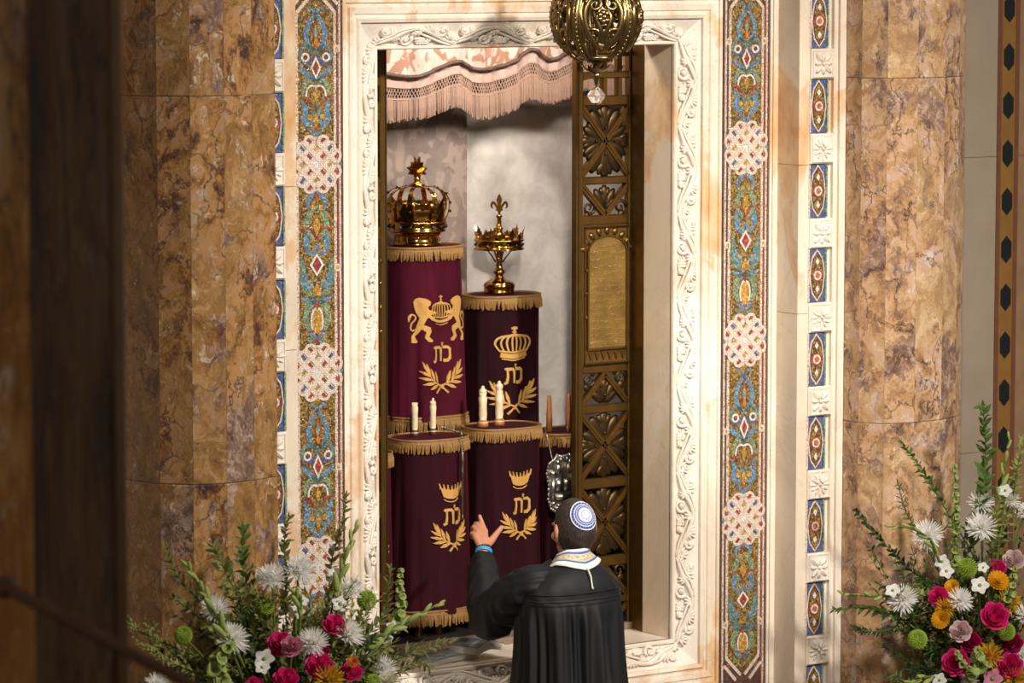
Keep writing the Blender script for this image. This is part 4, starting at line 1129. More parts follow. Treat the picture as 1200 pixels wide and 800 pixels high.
def coronet():
    c = at(585, 334, 0.850); c.z = 2.447
    t = empty('coronet_finial', c); tag(t, 'gold coronet on a turned stand topped by a fleur-de-lis, beside the large crown', 'crown')
    MB().lathe([(0.064, 0), (0.066, 0.006), (0.064, 0.010), (0.064, 0.026), (0.067, 0.030), (0.064, 0.036), (0.062, 0.042), (0.045, 0.052), (0.026, 0.060), (0.016, 0.070), (0.020, 0.078), (0.026, 0.086), (0.020, 0.096), (0.014, 0.104), (0.012, 0.130), (0.016, 0.136), (0.012, 0.142), (0.011, 0.190), (0.018, 0.196)], 30).build('stand', M['brass'], t, True)
    for k in range(4):
        a = k*pi/2+0.6
        MB().tube([(0.016*cos(a), 0.016*sin(a), 0.128), (0.03*cos(a), 0.03*sin(a), 0.15), (0.06*cos(a), 0.06*sin(a), 0.185)], 0.0035, 6).build('strut', M['brass'], t, True)
    bd = MB().lathe([(0.094, 0.182), (0.104, 0.182), (0.106, 0.187), (0.099, 0.191), (0.098, 0.215), (0.106, 0.219), (0.104, 0.225), (0.094, 0.225), (0.094, 0.182)], 36).build('band', M['brass'], t, True)
    for k in range(14):
        a = k*2*pi/14
        MB().ell((0.100*cos(a), 0.100*sin(a), 0.203), (0.006, 0.006, 0.006), nu=7, nv=5).build('jewel', M['jewel_dark'], bd, True)
    for k in range(14):
        a = k*2*pi/14+0.2; d = Vector((cos(a), sin(a), 0)); m = MB(); leaf_plate(m, d*0.100+Vector((0, 0, 0.222)), d, 0.058 if k % 2 == 0 else 0.036, 0.036, 0.002, 0.12); m.build('fleuron', M['brass'], t)
    MB().lathe([(0.030, 0.182), (0.012, 0.200), (0.012, 0.215), (0.024, 0.225), (0.028, 0.240), (0.016, 0.248), (0.012, 0.262), (0.018, 0.268), (0.010, 0.276), (0.008, 0.31), (0.013, 0.316), (0.013, 0.322), (0.007, 0.328)], 22).build('spire', M['brass'], t, True)
    f = MB()
    f.stroke([(0, 0.322), (0, 0.36), (0, 0.388), (0, 0.412)], [0.008, 0.012, 0.024, 0.003], -0.004, 0.004, 4)
    for s in (-1, 1): f.stroke([(s*0.002, 0.335), (s*0.012, 0.362), (s*0.026, 0.378), (s*0.033, 0.364), (s*0.027, 0.352)], [0.005, 0.010, 0.011, 0.009, 0.004], -0.004, 0.004, 4)
    f.box(-0.014, 0.014, -0.006, 0.006, 0.342, 0.350)
    f.stroke([(0, 0.342), (0, 0.326)], [0.016, 0.004], -0.003, 0.003, 1)
    fo = f.build('fleur_de_lis', M['brass'], t); fo.rotation_euler = (0, 0, -R(25))
coronet()

# ------------------------------------------------------------------ hanging lamp
def lamp():
    c = at(699, 20, -0.5); RR = 0.166
    t = empty('hanging_lamp', c); tag(t, 'pierced gold globe lamp hanging before the ark, crystal drop below', 'lamp')
    def sp(lon, lat, r=RR): return Vector((r*cos(lat)*cos(lon), r*cos(lat)*sin(lon), r*sin(lat)))
    def strip(pts, rad):
        P, W = smooth_path(pts, rad, 4); return [sp(*p) for p in P], W
    pan = MB(); K = 5; wl = 2*pi/K
    def st(pts, rad):
        P, W = strip(pts, rad); pan.tube(P, W, 6)
    for s in (-1, 1):
        def q(x, y): return (s*x*wl/2, y)
        def spiral(cx, cy, r0, a0, sg, turns, w0):
            st([(s*(cx+r0*(1-0.85*i/14)*cos(a0+sg*i*turns/14))*wl/2, cy+r0*(1-0.85*i/14)*sin(a0+sg*i*turns/14)*0.62) for i in range(15)], [w0*(1-0.5*i/14) for i in range(15)])
        st([q(0.0, -0.85), q(0.35, -0.6), q(0.62, -0.25), q(0.68, 0.15), q(0.45, 0.45), q(0.12, 0.5)], [0.009, 0.011, 0.011, 0.011, 0.010, 0.006])
        spiral(0.34, 0.30, 0.34, 0.2, 1, 8.0, 0.010); spiral(0.45, -0.42, 0.36, -2.4, -1, 8.0, 0.010)
        spiral(0.72, 0.72, 0.28, -1.2, 1, 7.0, 0.009)
        st([q(0.05, 0.75), q(0.3, 0.9), q(0.6, 0.78), q(0.82, 0.55)], [0.006, 0.010, 0.010, 0.006])
        st([q(0.0, -0.6), q(0.12, -0.3), q(0.25, 0.0), q(0.12, 0.22)], [0.008, 0.010, 0.009, 0.004])
        st([q(0.8, -0.6), q(0.72, -0.2), q(0.85, 0.1), q(0.78, 0.4)], [0.006, 0.009, 0.009, 0.005])
    for i in range(7):
        a = i*0.9; pan.ell(sp(0.10*cos(a)*(i > 0), 0.02+0.10*sin(a)*(i > 0)), (0.014, 0.014, 0.014), nu=7, nv=5)
    pme = pan.mesh('openwork_panel', M['lamp_gold'], True)
    rib = MB(); P = [sp(0, -1.2+2.4*i/24, RR*1.01) for i in range(25)]
    for off in (-0.012, 0.012): rib.tube([p+Vector((0, off, 0)) for p in P], 0.007, 6)
    rib.tube(P, 0.011, 6)
    for i in range(0, 25): rib.ell(P[i]*1.05, (0.006, 0.006, 0.006), nu=6, nv=4)
    rme = rib.mesh('rib', M['lamp_gold'], True)
    for k in range(K):
        put(pme, 'openwork_panel', t, rot=(0, 0, -2.02+k*wl)); put(rme, 'rib', t, rot=(0, 0, -2.02+(k+0.5)*wl))
    MB().lathe([(0.055, -0.164), (0.075, -0.156), (0.080, -0.148), (0.066, -0.146)], 30).build('lower_ring', M['lamp_gold'], t, True)
    MB().lathe([(0.066, 0.146), (0.080, 0.148), (0.075, 0.160), (0.03, 0.175), (0.012, 0.20), (0.008, 0.22)], 30).build('cap', M['lamp_gold'], t, True)
    MB().tube([(0, 0, 0.2), (0, 0, 2.2)], 0.006, 8).build('chain', M['lamp_gold'], t)
    m = MB()
    for k in range(12):
        a = k*pi/6; d = Vector((cos(a), sin(a), 0.15)); m.petal(Vector((0, 0, -0.215)), d, (0, 0, 1), 0.065 if k % 2 else 0.085, 0.028, 0.5, 0.2)
    m.build('leaf_collar', M['lamp_gold'], t, True)
    MB().lathe([(0.03, -0.165), (0.012, -0.18), (0.01, -0.21), (0.02, -0.215), (0.012, -0.225), (0.007, -0.25), (0.003, -0.262)], 14).build('stem', M['lamp_gold'], t, True)
    MB().lathe([(0.004, -0.262), (0.020, -0.272), (0.034, -0.292), (0.034, -0.298), (0.018, -0.322), (0.002, -0.330)], 8).build('crystal_drop', M['crystal'], t)
n = NT('crystal'); M['crystal'] = n.fin('#f2f2f2', 0.02, 0, **{'Transmission Weight': 0.9, 'IOR': 1.5})
lamp()
# open leaflets lying on the sill
def leaflets():
    plain('paper_white', '#e2ded4', 0.6, 0, 0.05, 20)
    n = NT('print_teal'); v = n.pos((1, 1, 1)); f = n.noise(v, 25, 4, 0.6)
    w1 = n.new('ShaderNodeTexWave', wave_type='BANDS', bands_direction='DIAGONAL'); w1.inputs['Scale'].default_value = 9; n.link(v, w1.inputs['Vector'])
    M['print_teal'] = n.fin(n.mix(n.ramp(w1.outputs['Fac'], [(0.75, 0.0), (0.85, 0.5)]), n.ramp(f, [(0.35, '#4a5858'), (0.6, '#7b8a8e')]), '#a8aba4'), 0.35)
    def pages(nm, corner, du, dv, n, lift, label, both):
        t = empty(nm, corner); tag(t, label, 'booklet')
        for k in range(n):
            vs = []; fs = []; N = 10
            for i in range(N+1):
                f = i/N; h = 0.004+0.0045*k + lift*sin(pi*min(1, f*1.0))**2*0.5*(0.5+0.5*k/n)
                p = Vector(du)*f; q = p+Vector(dv)
                vs += [(p.x, p.y, h), (q.x, q.y, h+0.002), (p.x, p.y, h-0.0025), (q.x, q.y, h-0.0005)]
            for i in range(N):
                e = 4*i; fs += [(e, e+4, e+5, e+1), (e+2, e+3, e+7, e+6), (e, e+2, e+6, e+4), (e+1, e+5, e+7, e+3)]
            fs += [(0, 1, 3, 2), (4*N, 4*N+2, 4*N+3, 4*N+1)]
            MB().add(vs, fs).build('cover' if k == n-1 else 'page', M['print_teal' if k == n-1 else 'paper_white'], t, True)
    a = at(502, 772, 0.12); a.z = ZB
    pages('booklet', a, (0.27, 0.05, 0), (0.02, 0.12, 0), 5, 0.020, 'flat teal-grey printed booklet lying on the marble sill', False)
    b = at(559, 771, 0.11); b.z = ZB+0.026
    pages('booklet', b, (0.15, 0.03, 0), (-0.06, 0.11, 0), 7, 0.050, 'curled open booklet with white page edges beside the robe on the sill', True)
leaflets()

# ================================================================== THE PERSON
plain('skin', '#b97f63', 0.5, 0, 0.12, 40, spec=0.35)
plain('robe_black', '#14161a', 0.62, 0, 0.2, 60, sheen=0.05, sheen_tint='#5a6068', spec=0.3)
n = NT('hair'); v = n.pos((1, 1, 1)); st_ = n.noise(n.pos((260, 260, 40)), 1.0, 3)
n.bump(st_, 0.5, 0.004); M['hair'] = n.fin(n.ramp(st_, [(0.3, '#191412'), (0.55, '#342b26'), (0.75, '#5d544d')]), 0.5)
plain('kip_white', '#d5d6dc', 0.7, 0, 0.1, 200); plain('kip_blue', '#34408c', 0.7, 0, 0.2, 300); plain('kip_light', '#9aa6d2', 0.7, 0, 0.3, 400)
plain('cloth_white', '#e2dfd6', 0.7, 0, 0.05, 50); plain('stripe_blue', '#2f62b0', 0.6, 0, 0.1, 80)
n = NT('atarah'); vo = n.new('ShaderNodeTexVoronoi'); vo.inputs['Scale'].default_value = 95; n.link(n.pos(), vo.inputs['Vector'])
M['atarah'] = n.fin(n.ramp(vo.outputs['Distance'], [(0.2, '#8b93a6'), (0.42, '#a9a78f'), (0.55, '#d3c39c')]), 0.55, 0.2)
plain('stripe_gold', '#d3b98a', 0.5, 0.2, 0.1, 100); plain('band_cyan', '#3aa0d8', 0.4); plain('bead_dark', '#2a1612', 0.35)

def person():
    bx_, by_ = -0.045, -0.45
    hc = Vector((0.0, -0.425, 1.668))
    W = at(567, 646, 0.0)                        # left wrist
    SL = Vector((bx_-0.185, by_+0.01, 1.475)); EL = Vector((-0.275, -0.185, 1.335))
    m = MB()
    Rt = Matrix.Rotation(R(8), 3, 'X')           # head bowed a little
    HR = Matrix.Rotation(R(-7), 3, 'Z')
    def H(x, y, z): return hc + HR @ (Matrix.Rotation(R(-8), 3, 'X') @ Vector((x, y, z)))
    m.ell(hc, (0.074, 0.094, 0.112), HR, 20, 14)
    m.ell(H(0, 0.028, -0.052), (0.060, 0.062, 0.074), None, 16, 10)
    m.ell(H(0, 0.058, -0.098), (0.030, 0.026, 0.024), None, 12, 8)       # chin
    m.tube([H(0, 0.088, 0.020), H(0, 0.108, -0.018), H(0, 0.098, -0.032)], [0.008, 0.013, 0.012], 8)
    m.ell(H(0, 0.088, -0.062), (0.024, 0.010, 0.008)); m.ell(H(0, 0.085, -0.074), (0.021, 0.010, 0.008))
    for s in (-1, 1):
        m.ell(H(s*0.030, 0.080, 0.022), (0.026, 0.016, 0.009))            # brow
        m.ell(H(s*0.031, 0.078, 0.004), (0.013, 0.012, 0.011))            # eye
        m.ell(H(s*0.046, 0.064, -0.024), (0.022, 0.020, 0.020))           # cheek
        ear = HR @ Matrix.Rotation(s*R(22), 3, 'Z')
        m.ell(H(s*0.078, -0.004, -0.008), (0.010, 0.018, 0.031), ear, 12, 8)
        m.ell(H(s*0.085, -0.012, -0.002), (0.007, 0.008, 0.030), ear, 10, 8)
        m.ell(H(s*0.076, 0.004, -0.036), (0.009, 0.010, 0.012), ear)
    m.tube([hc+Vector((0, -0.010, -0.05)), hc+Vector((-0.008, -0.022, -0.11)), Vector((bx_+0.01, by_-0.008, 1.50)), Vector((bx_, by_, 1.42))], [0.056, 0.054, 0.058, 0.08], 18)
    for z, a, b in ((1.385, 0.14, 0.08), (1.34, 0.165, 0.11), (1.20, 0.155, 0.11), (1.06, 0.155, 0.115), (0.95, 0.165, 0.12)):
        m.ell((bx_, by_, z), (a, b, 0.12), None, 18, 10)
    def limb(P, rad, nn=12):
        Q, W_ = smooth_path([tuple(p) for p in P], rad, 4); m.tube(Q, W_, nn)
        m.ell(Q[0], (W_[0],)*3, None, nn, 8); m.ell(Q[-1], (W_[-1],)*3, None, nn, 8)
    for s in (-1, 1):
        limb([(bx_+s*0.09, by_, 0.95), (bx_+s*0.10, by_+0.01, 0.50), (bx_+s*0.10, by_-0.02, 0.09)], [0.085, 0.058, 0.042])
        limb([(bx_+s*0.10, by_-0.04, 0.045), (bx_+s*0.105, by_+0.08, 0.040), (bx_+s*0.11, by_+0.16, 0.032)], [0.044, 0.042, 0.030])
    E2 = EL+Vector((0.028, -0.004, -0.012))
    limb([SL+Vector((0.05, 0, -0.01)), (SL+E2)/2+Vector((0.012, 0, -0.01)), E2], [0.050, 0.044, 0.038])
    limb([E2, E2+(W-E2)*0.4, W], [0.038, 0.036, 0.026])
    SR = Vector((bx_+0.150, by_+0.01, 1.455)); ER = Vector((bx_+0.165, by_+0.07, 1.17)); WR = Vector((bx_+0.12, by_+0.27, 1.20))
    limb([SR, (SR+ER)/2, ER], [0.050, 0.046, 0.042]); limb([ER, ER+(WR-ER)*0.4, WR], [0.042, 0.040, 0.026])
    def hand(W, knuck, tips, thumb, pr):
        for k in knuck:
            Q = [W.lerp(k, f) for f in (0, 0.35, 0.7, 1.0)]
            m.tube(Q, [0.020, 0.0155, 0.0145, 0.0125], 10); m.ell(k, (0.0125,)*3, None, 10, 6)
        for (k, mid, tip), r in zip(tips, (0.0100, 0.0100, 0.0095, 0.0085)):
            Q, W_ = smooth_path([tuple(k), tuple(mid), tuple(tip)], [r*1.12, r, r*0.82], 5); m.tube(Q, W_, 10)
            m.ell(Q[-1], (r*0.84,)*3, None, 10, 6)
        Q, W_ = smooth_path([tuple(p) for p in thumb], [0.019, 0.0155, 0.0120, 0.0095], 5); m.tube(Q, W_, 10); m.ell(Q[-1], (0.0098,)*3, None, 10, 6)
    K = [at(568.5, 622, 0.045), at(563.5, 620, 0.060), at(559.5, 623, 0.060), at(556.5, 628, 0.050)]
    T = [(K[0], at(565, 613, 0.075), at(562, 604.5, 0.085)), (K[1], at(558.5, 613.5, 0.095), at(556, 615, 0.125)), (K[2], at(554.5, 617.5, 0.095), at(553, 621.5, 0.12)), (K[3], at(552.5, 625, 0.078), at(553, 630, 0.10))]
    hand(W, K, T, [W.lerp(K[0], 0.25), at(575, 634, 0.025), at(581.5, 625.5, 0.035), at(588, 617.5, 0.045)], 0)
    d = (WR-ER).normalized(); sd = Vector((-1, 0, 0)); up = Vector((0, 0, 1))
    K2 = [WR+d*0.085+up*(0.026-0.018*i) for i in range(4)]
    T2 = [(k, k+d*0.035+sd*0.012, k+d*0.05+sd*0.036) for k in K2]
    hand(WR, K2, T2, [WR+d*0.02+up*0.01, WR+d*0.04+up*0.035, WR+d*0.065+up*0.05, WR+d*0.09+up*0.055], 0)
    body = m.build('person', M['skin'], None, True)
    rm = body.modifiers.new('remesh', 'REMESH'); rm.mode = 'VOXEL'; rm.voxel_size = 0.0042; rm.use_smooth_shade = True
    sm = body.modifiers.new('smooth', 'SMOOTH'); sm.factor = 0.5; sm.iterations = 4
    tag(body, 'person in a black pleated robe and blue-white skullcap reaching a hand toward the scrolls', 'person')

    # ---------------- hair
    vs = []; fs = []; nu, nv = 72, 44; keep = {}
    for j in range(nv+1):
        ph = -pi/2+pi*j/nv
        for k in range(nu):
            t = 2*pi*k/nu
            d = Vector((cos(ph)*cos(t), cos(ph)*sin(t), sin(ph)))
            g = 1.0+0.02*noise.noise(d*14)+0.012*noise.noise(d*40)
            p = Vector((d.x*0.0805*g, d.y*0.1005*g, d.z*0.1185*g))
            # keep the nape narrow
            if p.z < -0.02: p.x *= 1-0.9*(abs(p.z)-0.02); p.y += 0.15*(abs(p.z)-0.02)
            vs.append(hc+HR @ p)
            fr = p.y                                         # + is the face side
            line = -0.112+0.012*sin(k*1.7) if fr < -0.02 else (-0.100+(fr+0.02)*3.2 if fr < 0.022 else 0.045+(fr-0.02)*0.6)
            keep[(j, k)] = p.z > line
    for j in range(nv):
        for k in range(nu):
            k2 = (k+1) % nu
            if keep[(j, k)] and keep[(j+1, k)] and keep[(j, k2)] and keep[(j+1, k2)]:
                a = j*nu+k; b = j*nu+k2; fs.append((a, b, b+nu, a+nu))
    MB().add(vs, fs).build('hair', M['hair'], body, True)
    # ---------------- kippah: rings of a shallow cap
    nd = Vector((-0.08, -0.80, 0.60)).normalized()
    e = Vector((0.0825, 0.1025, 0.1205)); s0 = 1/math.sqrt((nd.x/e.x)**2+(nd.y/e.y)**2+(nd.z/e.z)**2)
    base = hc + nd*s0; u = nd.orthogonal().normalized(); q = nd.cross(u)
    rk = Vector((0, 0, 0))
    def cap_pt(r, t, off):
        p = base - nd*0.03 + (u*cos(t)+q*sin(t))*r*1.06 - hc
        # push out to the skull
        dd = p.normalized(); dl = HR.transposed() @ dd; s = 1/math.sqrt((dl.x/e.x)**2+(dl.y/e.y)**2+(dl.z/e.z)**2)
        return hc + dd*(s+off)
    kp = empty('kippah', (0, 0, 0)); kp.parent = body
    zones = [(0.0, 0.010, 'kip_white'), (0.010, 0.014, 'kip_light'), (0.014, 0.020, 'kip_white'), (0.020, 0.023, 'kip_blue'), (0.023, 0.027, 'kip_light'), (0.027, 0.030, 'kip_blue'), (0.030, 0.033, 'kip_white'), (0.033, 0.041, 'kip_blue'), (0.041, 0.044, 'kip_white')]
    for r0, r1, mt in zones:
        mm = MB(); N = 40; vs = []; fs = []
        rr = (max(r0, 0.0005), (r0+r1)/2, r1)
        for r in rr:
            for i in range(N): vs.append(cap_pt(r, 2*pi*i/N, 0.0055-0.003*(r/0.044)**2))
        for j in range(2):
            for i in range(N): a = j*N+i; b = j*N+(i+1) % N; fs.append((a, b, b+N, a+N))
        if r0 == 0: fs.append(tuple(range(N)))
        mm.add(vs, fs).build('cap_ring', M[mt], kp, True)
    mm = MB()
    for i in range(28):
        t = 2*pi*i/28; mm.tube([cap_pt(0.0335, t, 0.0062), cap_pt(0.0405, t+0.05, 0.0050)], 0.0012, 4)
    mm.build('stitching', M['kip_light'], kp, kind='stuff')
    MB().tube([cap_pt(0.044, 2*pi*i/40, 0.0022) for i in range(41)], 0.0022, 6).build('cap_ring', M['kip_white'], kp, True)

    # ---------------- robe body
    prof = [(1.560, 0.066, 0.066), (1.548, 0.090, 0.080), (1.530, 0.135, 0.096), (1.510, 0.172, 0.110), (1.486, 0.198, 0.122), (1.46, 0.211, 0.130), (1.43, 0.214, 0.134), (1.415, 0.213, 0.136), (1.40, 0.213, 0.142), (1.37, 0.212, 0.148), (1.29, 0.210, 0.155), (1.20, 0.212, 0.165), (1.10, 0.220, 0.178), (1.00, 0.230, 0.195), (0.85, 0.25, 0.215), (0.6, 0.28, 0.25), (0.3, 0.31, 0.28), (0.12, 0.33, 0.30)]
    Q, _ = smooth_path(prof, 1, 4)
    N = 260; vs = []; fs = []
    for z, a, b in Q:
        f = min(1, max(0, (1.418-z)/0.10)); amp = 0.0140*f
        for i in range(N):
            t = 2*pi*i/N
            back = 0.5-0.5*sin(t)                            # 1 at the back
            w_ = sin(30*t+1.6*sin(3*t)+0.9*sin(z*5+t*2))
            fold = amp*(w_*(0.55+0.45*sin(5*t+z*3)))*(0.4+0.6*back) + 0.010*f*sin(9*t+z*2.0)
            if z > 1.418: fold = 0.0015*sin(14*t+z*40)*(1 if z < 1.49 else 0)
            if abs(z-1.415) < 0.010: fold += 0.003
            c, s = cos(t), sin(t)
            x = math.copysign(abs(c)**0.86, c)*a; y = math.copysign(abs(s)**0.86, s)*b
            L = math.hypot(x, y)
            droop = -0.02*max(0, abs(x)-0.12)/0.1 if z > 1.45 else 0
            vs.append((bx_+x*(1+fold/L), by_-0.005+y*(1+fold/L), z+droop))
    R_ = len(Q)
    for j in range(R_-1):
        for i in range(N):
            a = j*N+i; b = j*N+(i+1) % N; fs.append((a, a+N, b+N, b))
    robe = MB().add(vs, fs).build('robe', M['robe_black'], body, True)
    # yoke seams
    for zz, off, r in ((1.422, 0.1385, 0.0022), (1.448, 0.1355, 0.0018)):
        MB().tube([(bx_+math.copysign(abs(cos(t))**0.86, cos(t))*0.2145, by_-0.005-abs(sin(t))**0.86*off, zz) for t in [pi*i/40 for i in range(41)]], r, 6).build('yoke_seam', M['robe_black'], robe, True)

    # ---------------- sleeves
    def sleeve(path, nm, sd):
        P, _ = smooth_path(path, 1, 14)
        n_ = 90; vs = []; fs = []; prev = None
        for i, p in enumerate(P):
            c = Vector(p[:3]); a_ = Vector(P[max(i-1, 0)][:3]); b_ = Vector(P[min(i+1, len(P)-1)][:3]); d = (b_-a_).normalized()
            dn = Vector((0, 0, -1)); dn = dn - d*dn.dot(d); dn = dn.normalized() if dn.length > 0.05 else (prev or Vector((0, -1, 0)))
            if prev and dn.dot(prev) < 0: dn = -dn
            prev = dn; sdv = d.cross(dn); f = i/(len(P)-1)
            for k in range(n_):
                t = 2*pi*k/n_
                w1 = sin(f*34+2.6*sin(t+0.5)+1.2*sin(3*t+f*5)+sd)
                g = 1+0.105*(1-abs(w1)*1.6)*(0.35+0.65*max(0, cos(t-0.3)))*min(1, f*4) + 0.045*sin(14*t)*max(0, 1-f*3.6) + 0.030*sin(5*t+f*7)
                r1 = p[3]*g; ext = p[4] if cos(t) > 0 else 0
                vs.append(c + dn*(cos(t)*r1 + ext*cos(t)) + sdv*(sin(t)*r1))
        for i in range(len(P)-1):
            for k in range(n_): a = i*n_+k; b = i*n_+(k+1) % n_; fs.append((a, b, b+n_, a+n_))
        # turn the cuff inwards
        e0 = (len(P)-1)*n_; cN = Vector(P[-1][:3]); base_ = len(vs); back = (Vector(P[-4][:3])-cN)
        for k in range(n_): vs.append(cN + (vs[e0+k]-cN)*0.86 + back*0.5)
        for k in range(n_): fs.append((e0+k, e0+(k+1) % n_, base_+(k+1) % n_, base_+k))
        return MB().add(vs, fs).build(nm, M['robe_black'], robe, True)
    wd = (W-EL).normalized()
    sleeve([tuple(SL+Vector((0.085, -0.012, 0.004)))+(0.066, 0.0), tuple(SL+Vector((0.03, 0.0, 0.002)))+(0.074, 0.0), tuple(SL.lerp(EL, 0.25)+Vector((0.01, 0, 0)))+(0.078, 0.01), tuple(SL.lerp(EL, 0.6)+Vector((0.02, 0, -0.005)))+(0.078, 0.024), tuple(EL+Vector((0.03, -0.005, -0.006)))+(0.072, 0.036), tuple(EL.lerp(W, 0.35)+Vector((0.016, 0, 0.0)))+(0.064, 0.030), tuple(EL.lerp(W, 0.7)+Vector((0.006, 0, 0)))+(0.056, 0.02), tuple(W-wd*0.030)+(0.043, 0.0)], 'sleeve', 0.0)
    sleeve([tuple(SR+Vector((-0.075, -0.015, 0.010)))+(0.070, 0.0), tuple(SR+Vector((-0.03, 0, 0.0)))+(0.072, 0.0), tuple(SR.lerp(ER, 0.3)+Vector((-0.02, 0.01, 0)))+(0.072, 0.01), tuple(SR.lerp(ER, 0.7)+Vector((-0.02, 0.02, 0)))+(0.075, 0.03), tuple(ER+Vector((-0.02, 0.04, 0)))+(0.075, 0.05), tuple(ER.lerp(WR, 0.5))+(0.075, 0.04), tuple(WR)+(0.055, 0.03)], 'sleeve', 2.0)
    # ---------------- prayer-shawl collar
    col_ = empty('shawl_collar', (0, 0, 0)); col_.parent = body
    def cpt(f, t):
        # f 0 at the neck .. 1 at the outer edge; t = 0 at the back, +-1 at the throat
        a = -pi/2 + t*pi*0.86
        r = 0.057+0.034*f; v_ = max(0, 1-abs(t)/0.42)
        z = 1.600-0.038*max(f, 0)**0.8-0.026*f*v_ - 0.085*max(0, abs(t)-0.45)*f - 0.06*max(0, abs(t)-0.3)
        return Vector((bx_+0.012+cos(a)*r*(1.12+0.10*f), by_-0.008+sin(a)*(r*0.95+0.012*f), z))
    for f0, f1, mt in ((-0.06, 0.10, 'cloth_white'), (0.10, 0.22, 'stripe_blue'), (0.22, 0.30, 'stripe_gold'), (0.30, 0.58, 'atarah'), (0.58, 0.66, 'stripe_gold'), (0.66, 0.78, 'stripe_blue'), (0.78, 1.06, 'cloth_white')):
        vs = []; fs = []; N = 48
        for i in range(N+1):
            t = -1+2*i/N
            for f in (f0, f1):
                vs.append(cpt(f, t)+Vector((0, 0, 0.004))); vs.append(cpt(f, t)-Vector((0, 0, 0.002)))
        for i in range(N):
            e_ = 4*i; fs += [(e_, e_+4, e_+6, e_+2), (e_+1, e_+3, e_+7, e_+5), (e_, e_+1, e_+5, e_+4), (e_+2, e_+6, e_+7, e_+3)]
        MB().add(vs, fs).build('collar_band', M[mt], col_)
    p0 = cpt(1.02, 0)
    MB().tube([p0+Vector((0, -0.002, 0.003)), p0+Vector((0, -0.026, -0.025)), p0+Vector((0.002, -0.031, -0.060)), p0+Vector((0.004, -0.032, -0.072))], [0.0035, 0.0030, 0.0030, 0.0055], 8).build('cord', M['cloth_white'], col_, True)
    # ---------------- bracelets
    w0 = W-wd*0.012; fwd = (K[1]-W).normalized()
    def loop(c, ax, r, rt, mt, nm, beads):
        u = ax.orthogonal().normalized(); q = ax.cross(u); mm = MB()
        if beads:
            for i in range(16): mm.ell(c+(u*cos(i*pi/8)+q*sin(i*pi/8))*r, (rt,)*3, None, 7, 5)
        else:
            P = [c+(u*cos(i*pi/14)+q*sin(i*pi/14))*r for i in range(29)]
            mm.tube([p-ax*0.004 for p in P], rt, 6); mm.tube([p+ax*0.004 for p in P], rt, 6)
        mm.build(nm, M[mt], body, True)
    loop(W-wd*0.004, wd, 0.0295, 0.0045, 'band_cyan', 'wristband', False)
    loop(W+fwd*0.014, fwd, 0.0265, 0.0050, 'bead_dark', 'bead_bracelet', True)
person()

# ================================================================== HANDRAIL IN FRONT
plain('rail_bronze', '#6a4a30', 0.35, 0.3, 0.3, 30)
def rail():
    A = deep(-70, 648, 7.3); B = deep(6, 688, 7.25); C_ = deep(300, 842, 7.0)
    t = empty('handrail', (A.x, A.y, 0)); tag(t, 'dark bronze handrail slanting down before the shadowed pier', 'handrail')
    o = Vector((A.x, A.y, 0))
    MB().tube([A-o, B-o, C_-o], 0.0125, 12).build('rail', M['rail_bronze'], t, True)
    MB().ell(B-o, (0.022, 0.022, 0.024), None, 16, 10).build('knob', M['rail_bronze'], t, True)
    for f in (0.26, 0.285, 0.31, 0.335): MB().ell(B.lerp(C_, f)-o+Vector((0, 0, 0.008)), (0.011, 0.011, 0.009), None, 10, 6).build('bead', M['rail_bronze'], t, True)
    for p in (A, C_): MB().tube([(p.x-o.x, p.y-o.y, 0), (p.x-o.x, p.y-o.y, p.z)], 0.014, 10).build('post', M['rail_bronze'], t, True)
rail()

# ================================================================== FLOWERS
def petal_mat(name, c1, c2, sss=True, rough=0.55):
    n = NT(name); f = n.noise(n.pos(), 70, 3); c = n.ramp(f, [(0.3, c1), (0.7, c2)]); M[name] = n.fin(c, rough, 0, spec=0.3)
    tr = n.new('ShaderNodeBsdfTranslucent'); mx = n.new('ShaderNodeMixShader'); mx.inputs[0].default_value = 0.5 if name.startswith('pet_white') else 0.4
    n.link(c, tr.inputs['Color']); n.link(n.b.outputs[0], mx.inputs[1]); n.link(tr.outputs[0], mx.inputs[2]); n.link(mx.outputs[0], n.n['Material Output'].inputs['Surface'])
petal_mat('pet_white', '#f4f3f0', '#fbfaf8'); petal_mat('pet_cream', '#d9d6b8', '#eceada'); petal_mat('pet_pink', '#d0186e', '#e83a8a'); petal_mat('pet_magenta', '#a00e4c', '#bb1a5c')
petal_mat('pet_blush', '#d8b9bb', '#e6cfcd'); petal_mat('pet_rose', '#cf7f9a', '#dd9ab0'); petal_mat('pet_yellow', '#d89a14', '#eab426'); petal_mat('pet_gold', '#c79a1c', '#dcb53c'); petal_mat('pet_orange', '#d8712a', '#e68b3a')
petal_mat('pet_green', '#7f9a2c', '#98ae3e'); petal_mat('bell_green', '#9aab58', '#b4c078'); petal_mat('stem_green', '#5f7036', '#75863f'); petal_mat('leaf_olive', '#666a38', '#85864e'); petal_mat('leaf_green', '#48642e', '#62803e'); petal_mat('leaf_pale', '#8a9050', '#a8a868'); petal_mat('leaf_dark', '#2b3a20', '#3f502c')

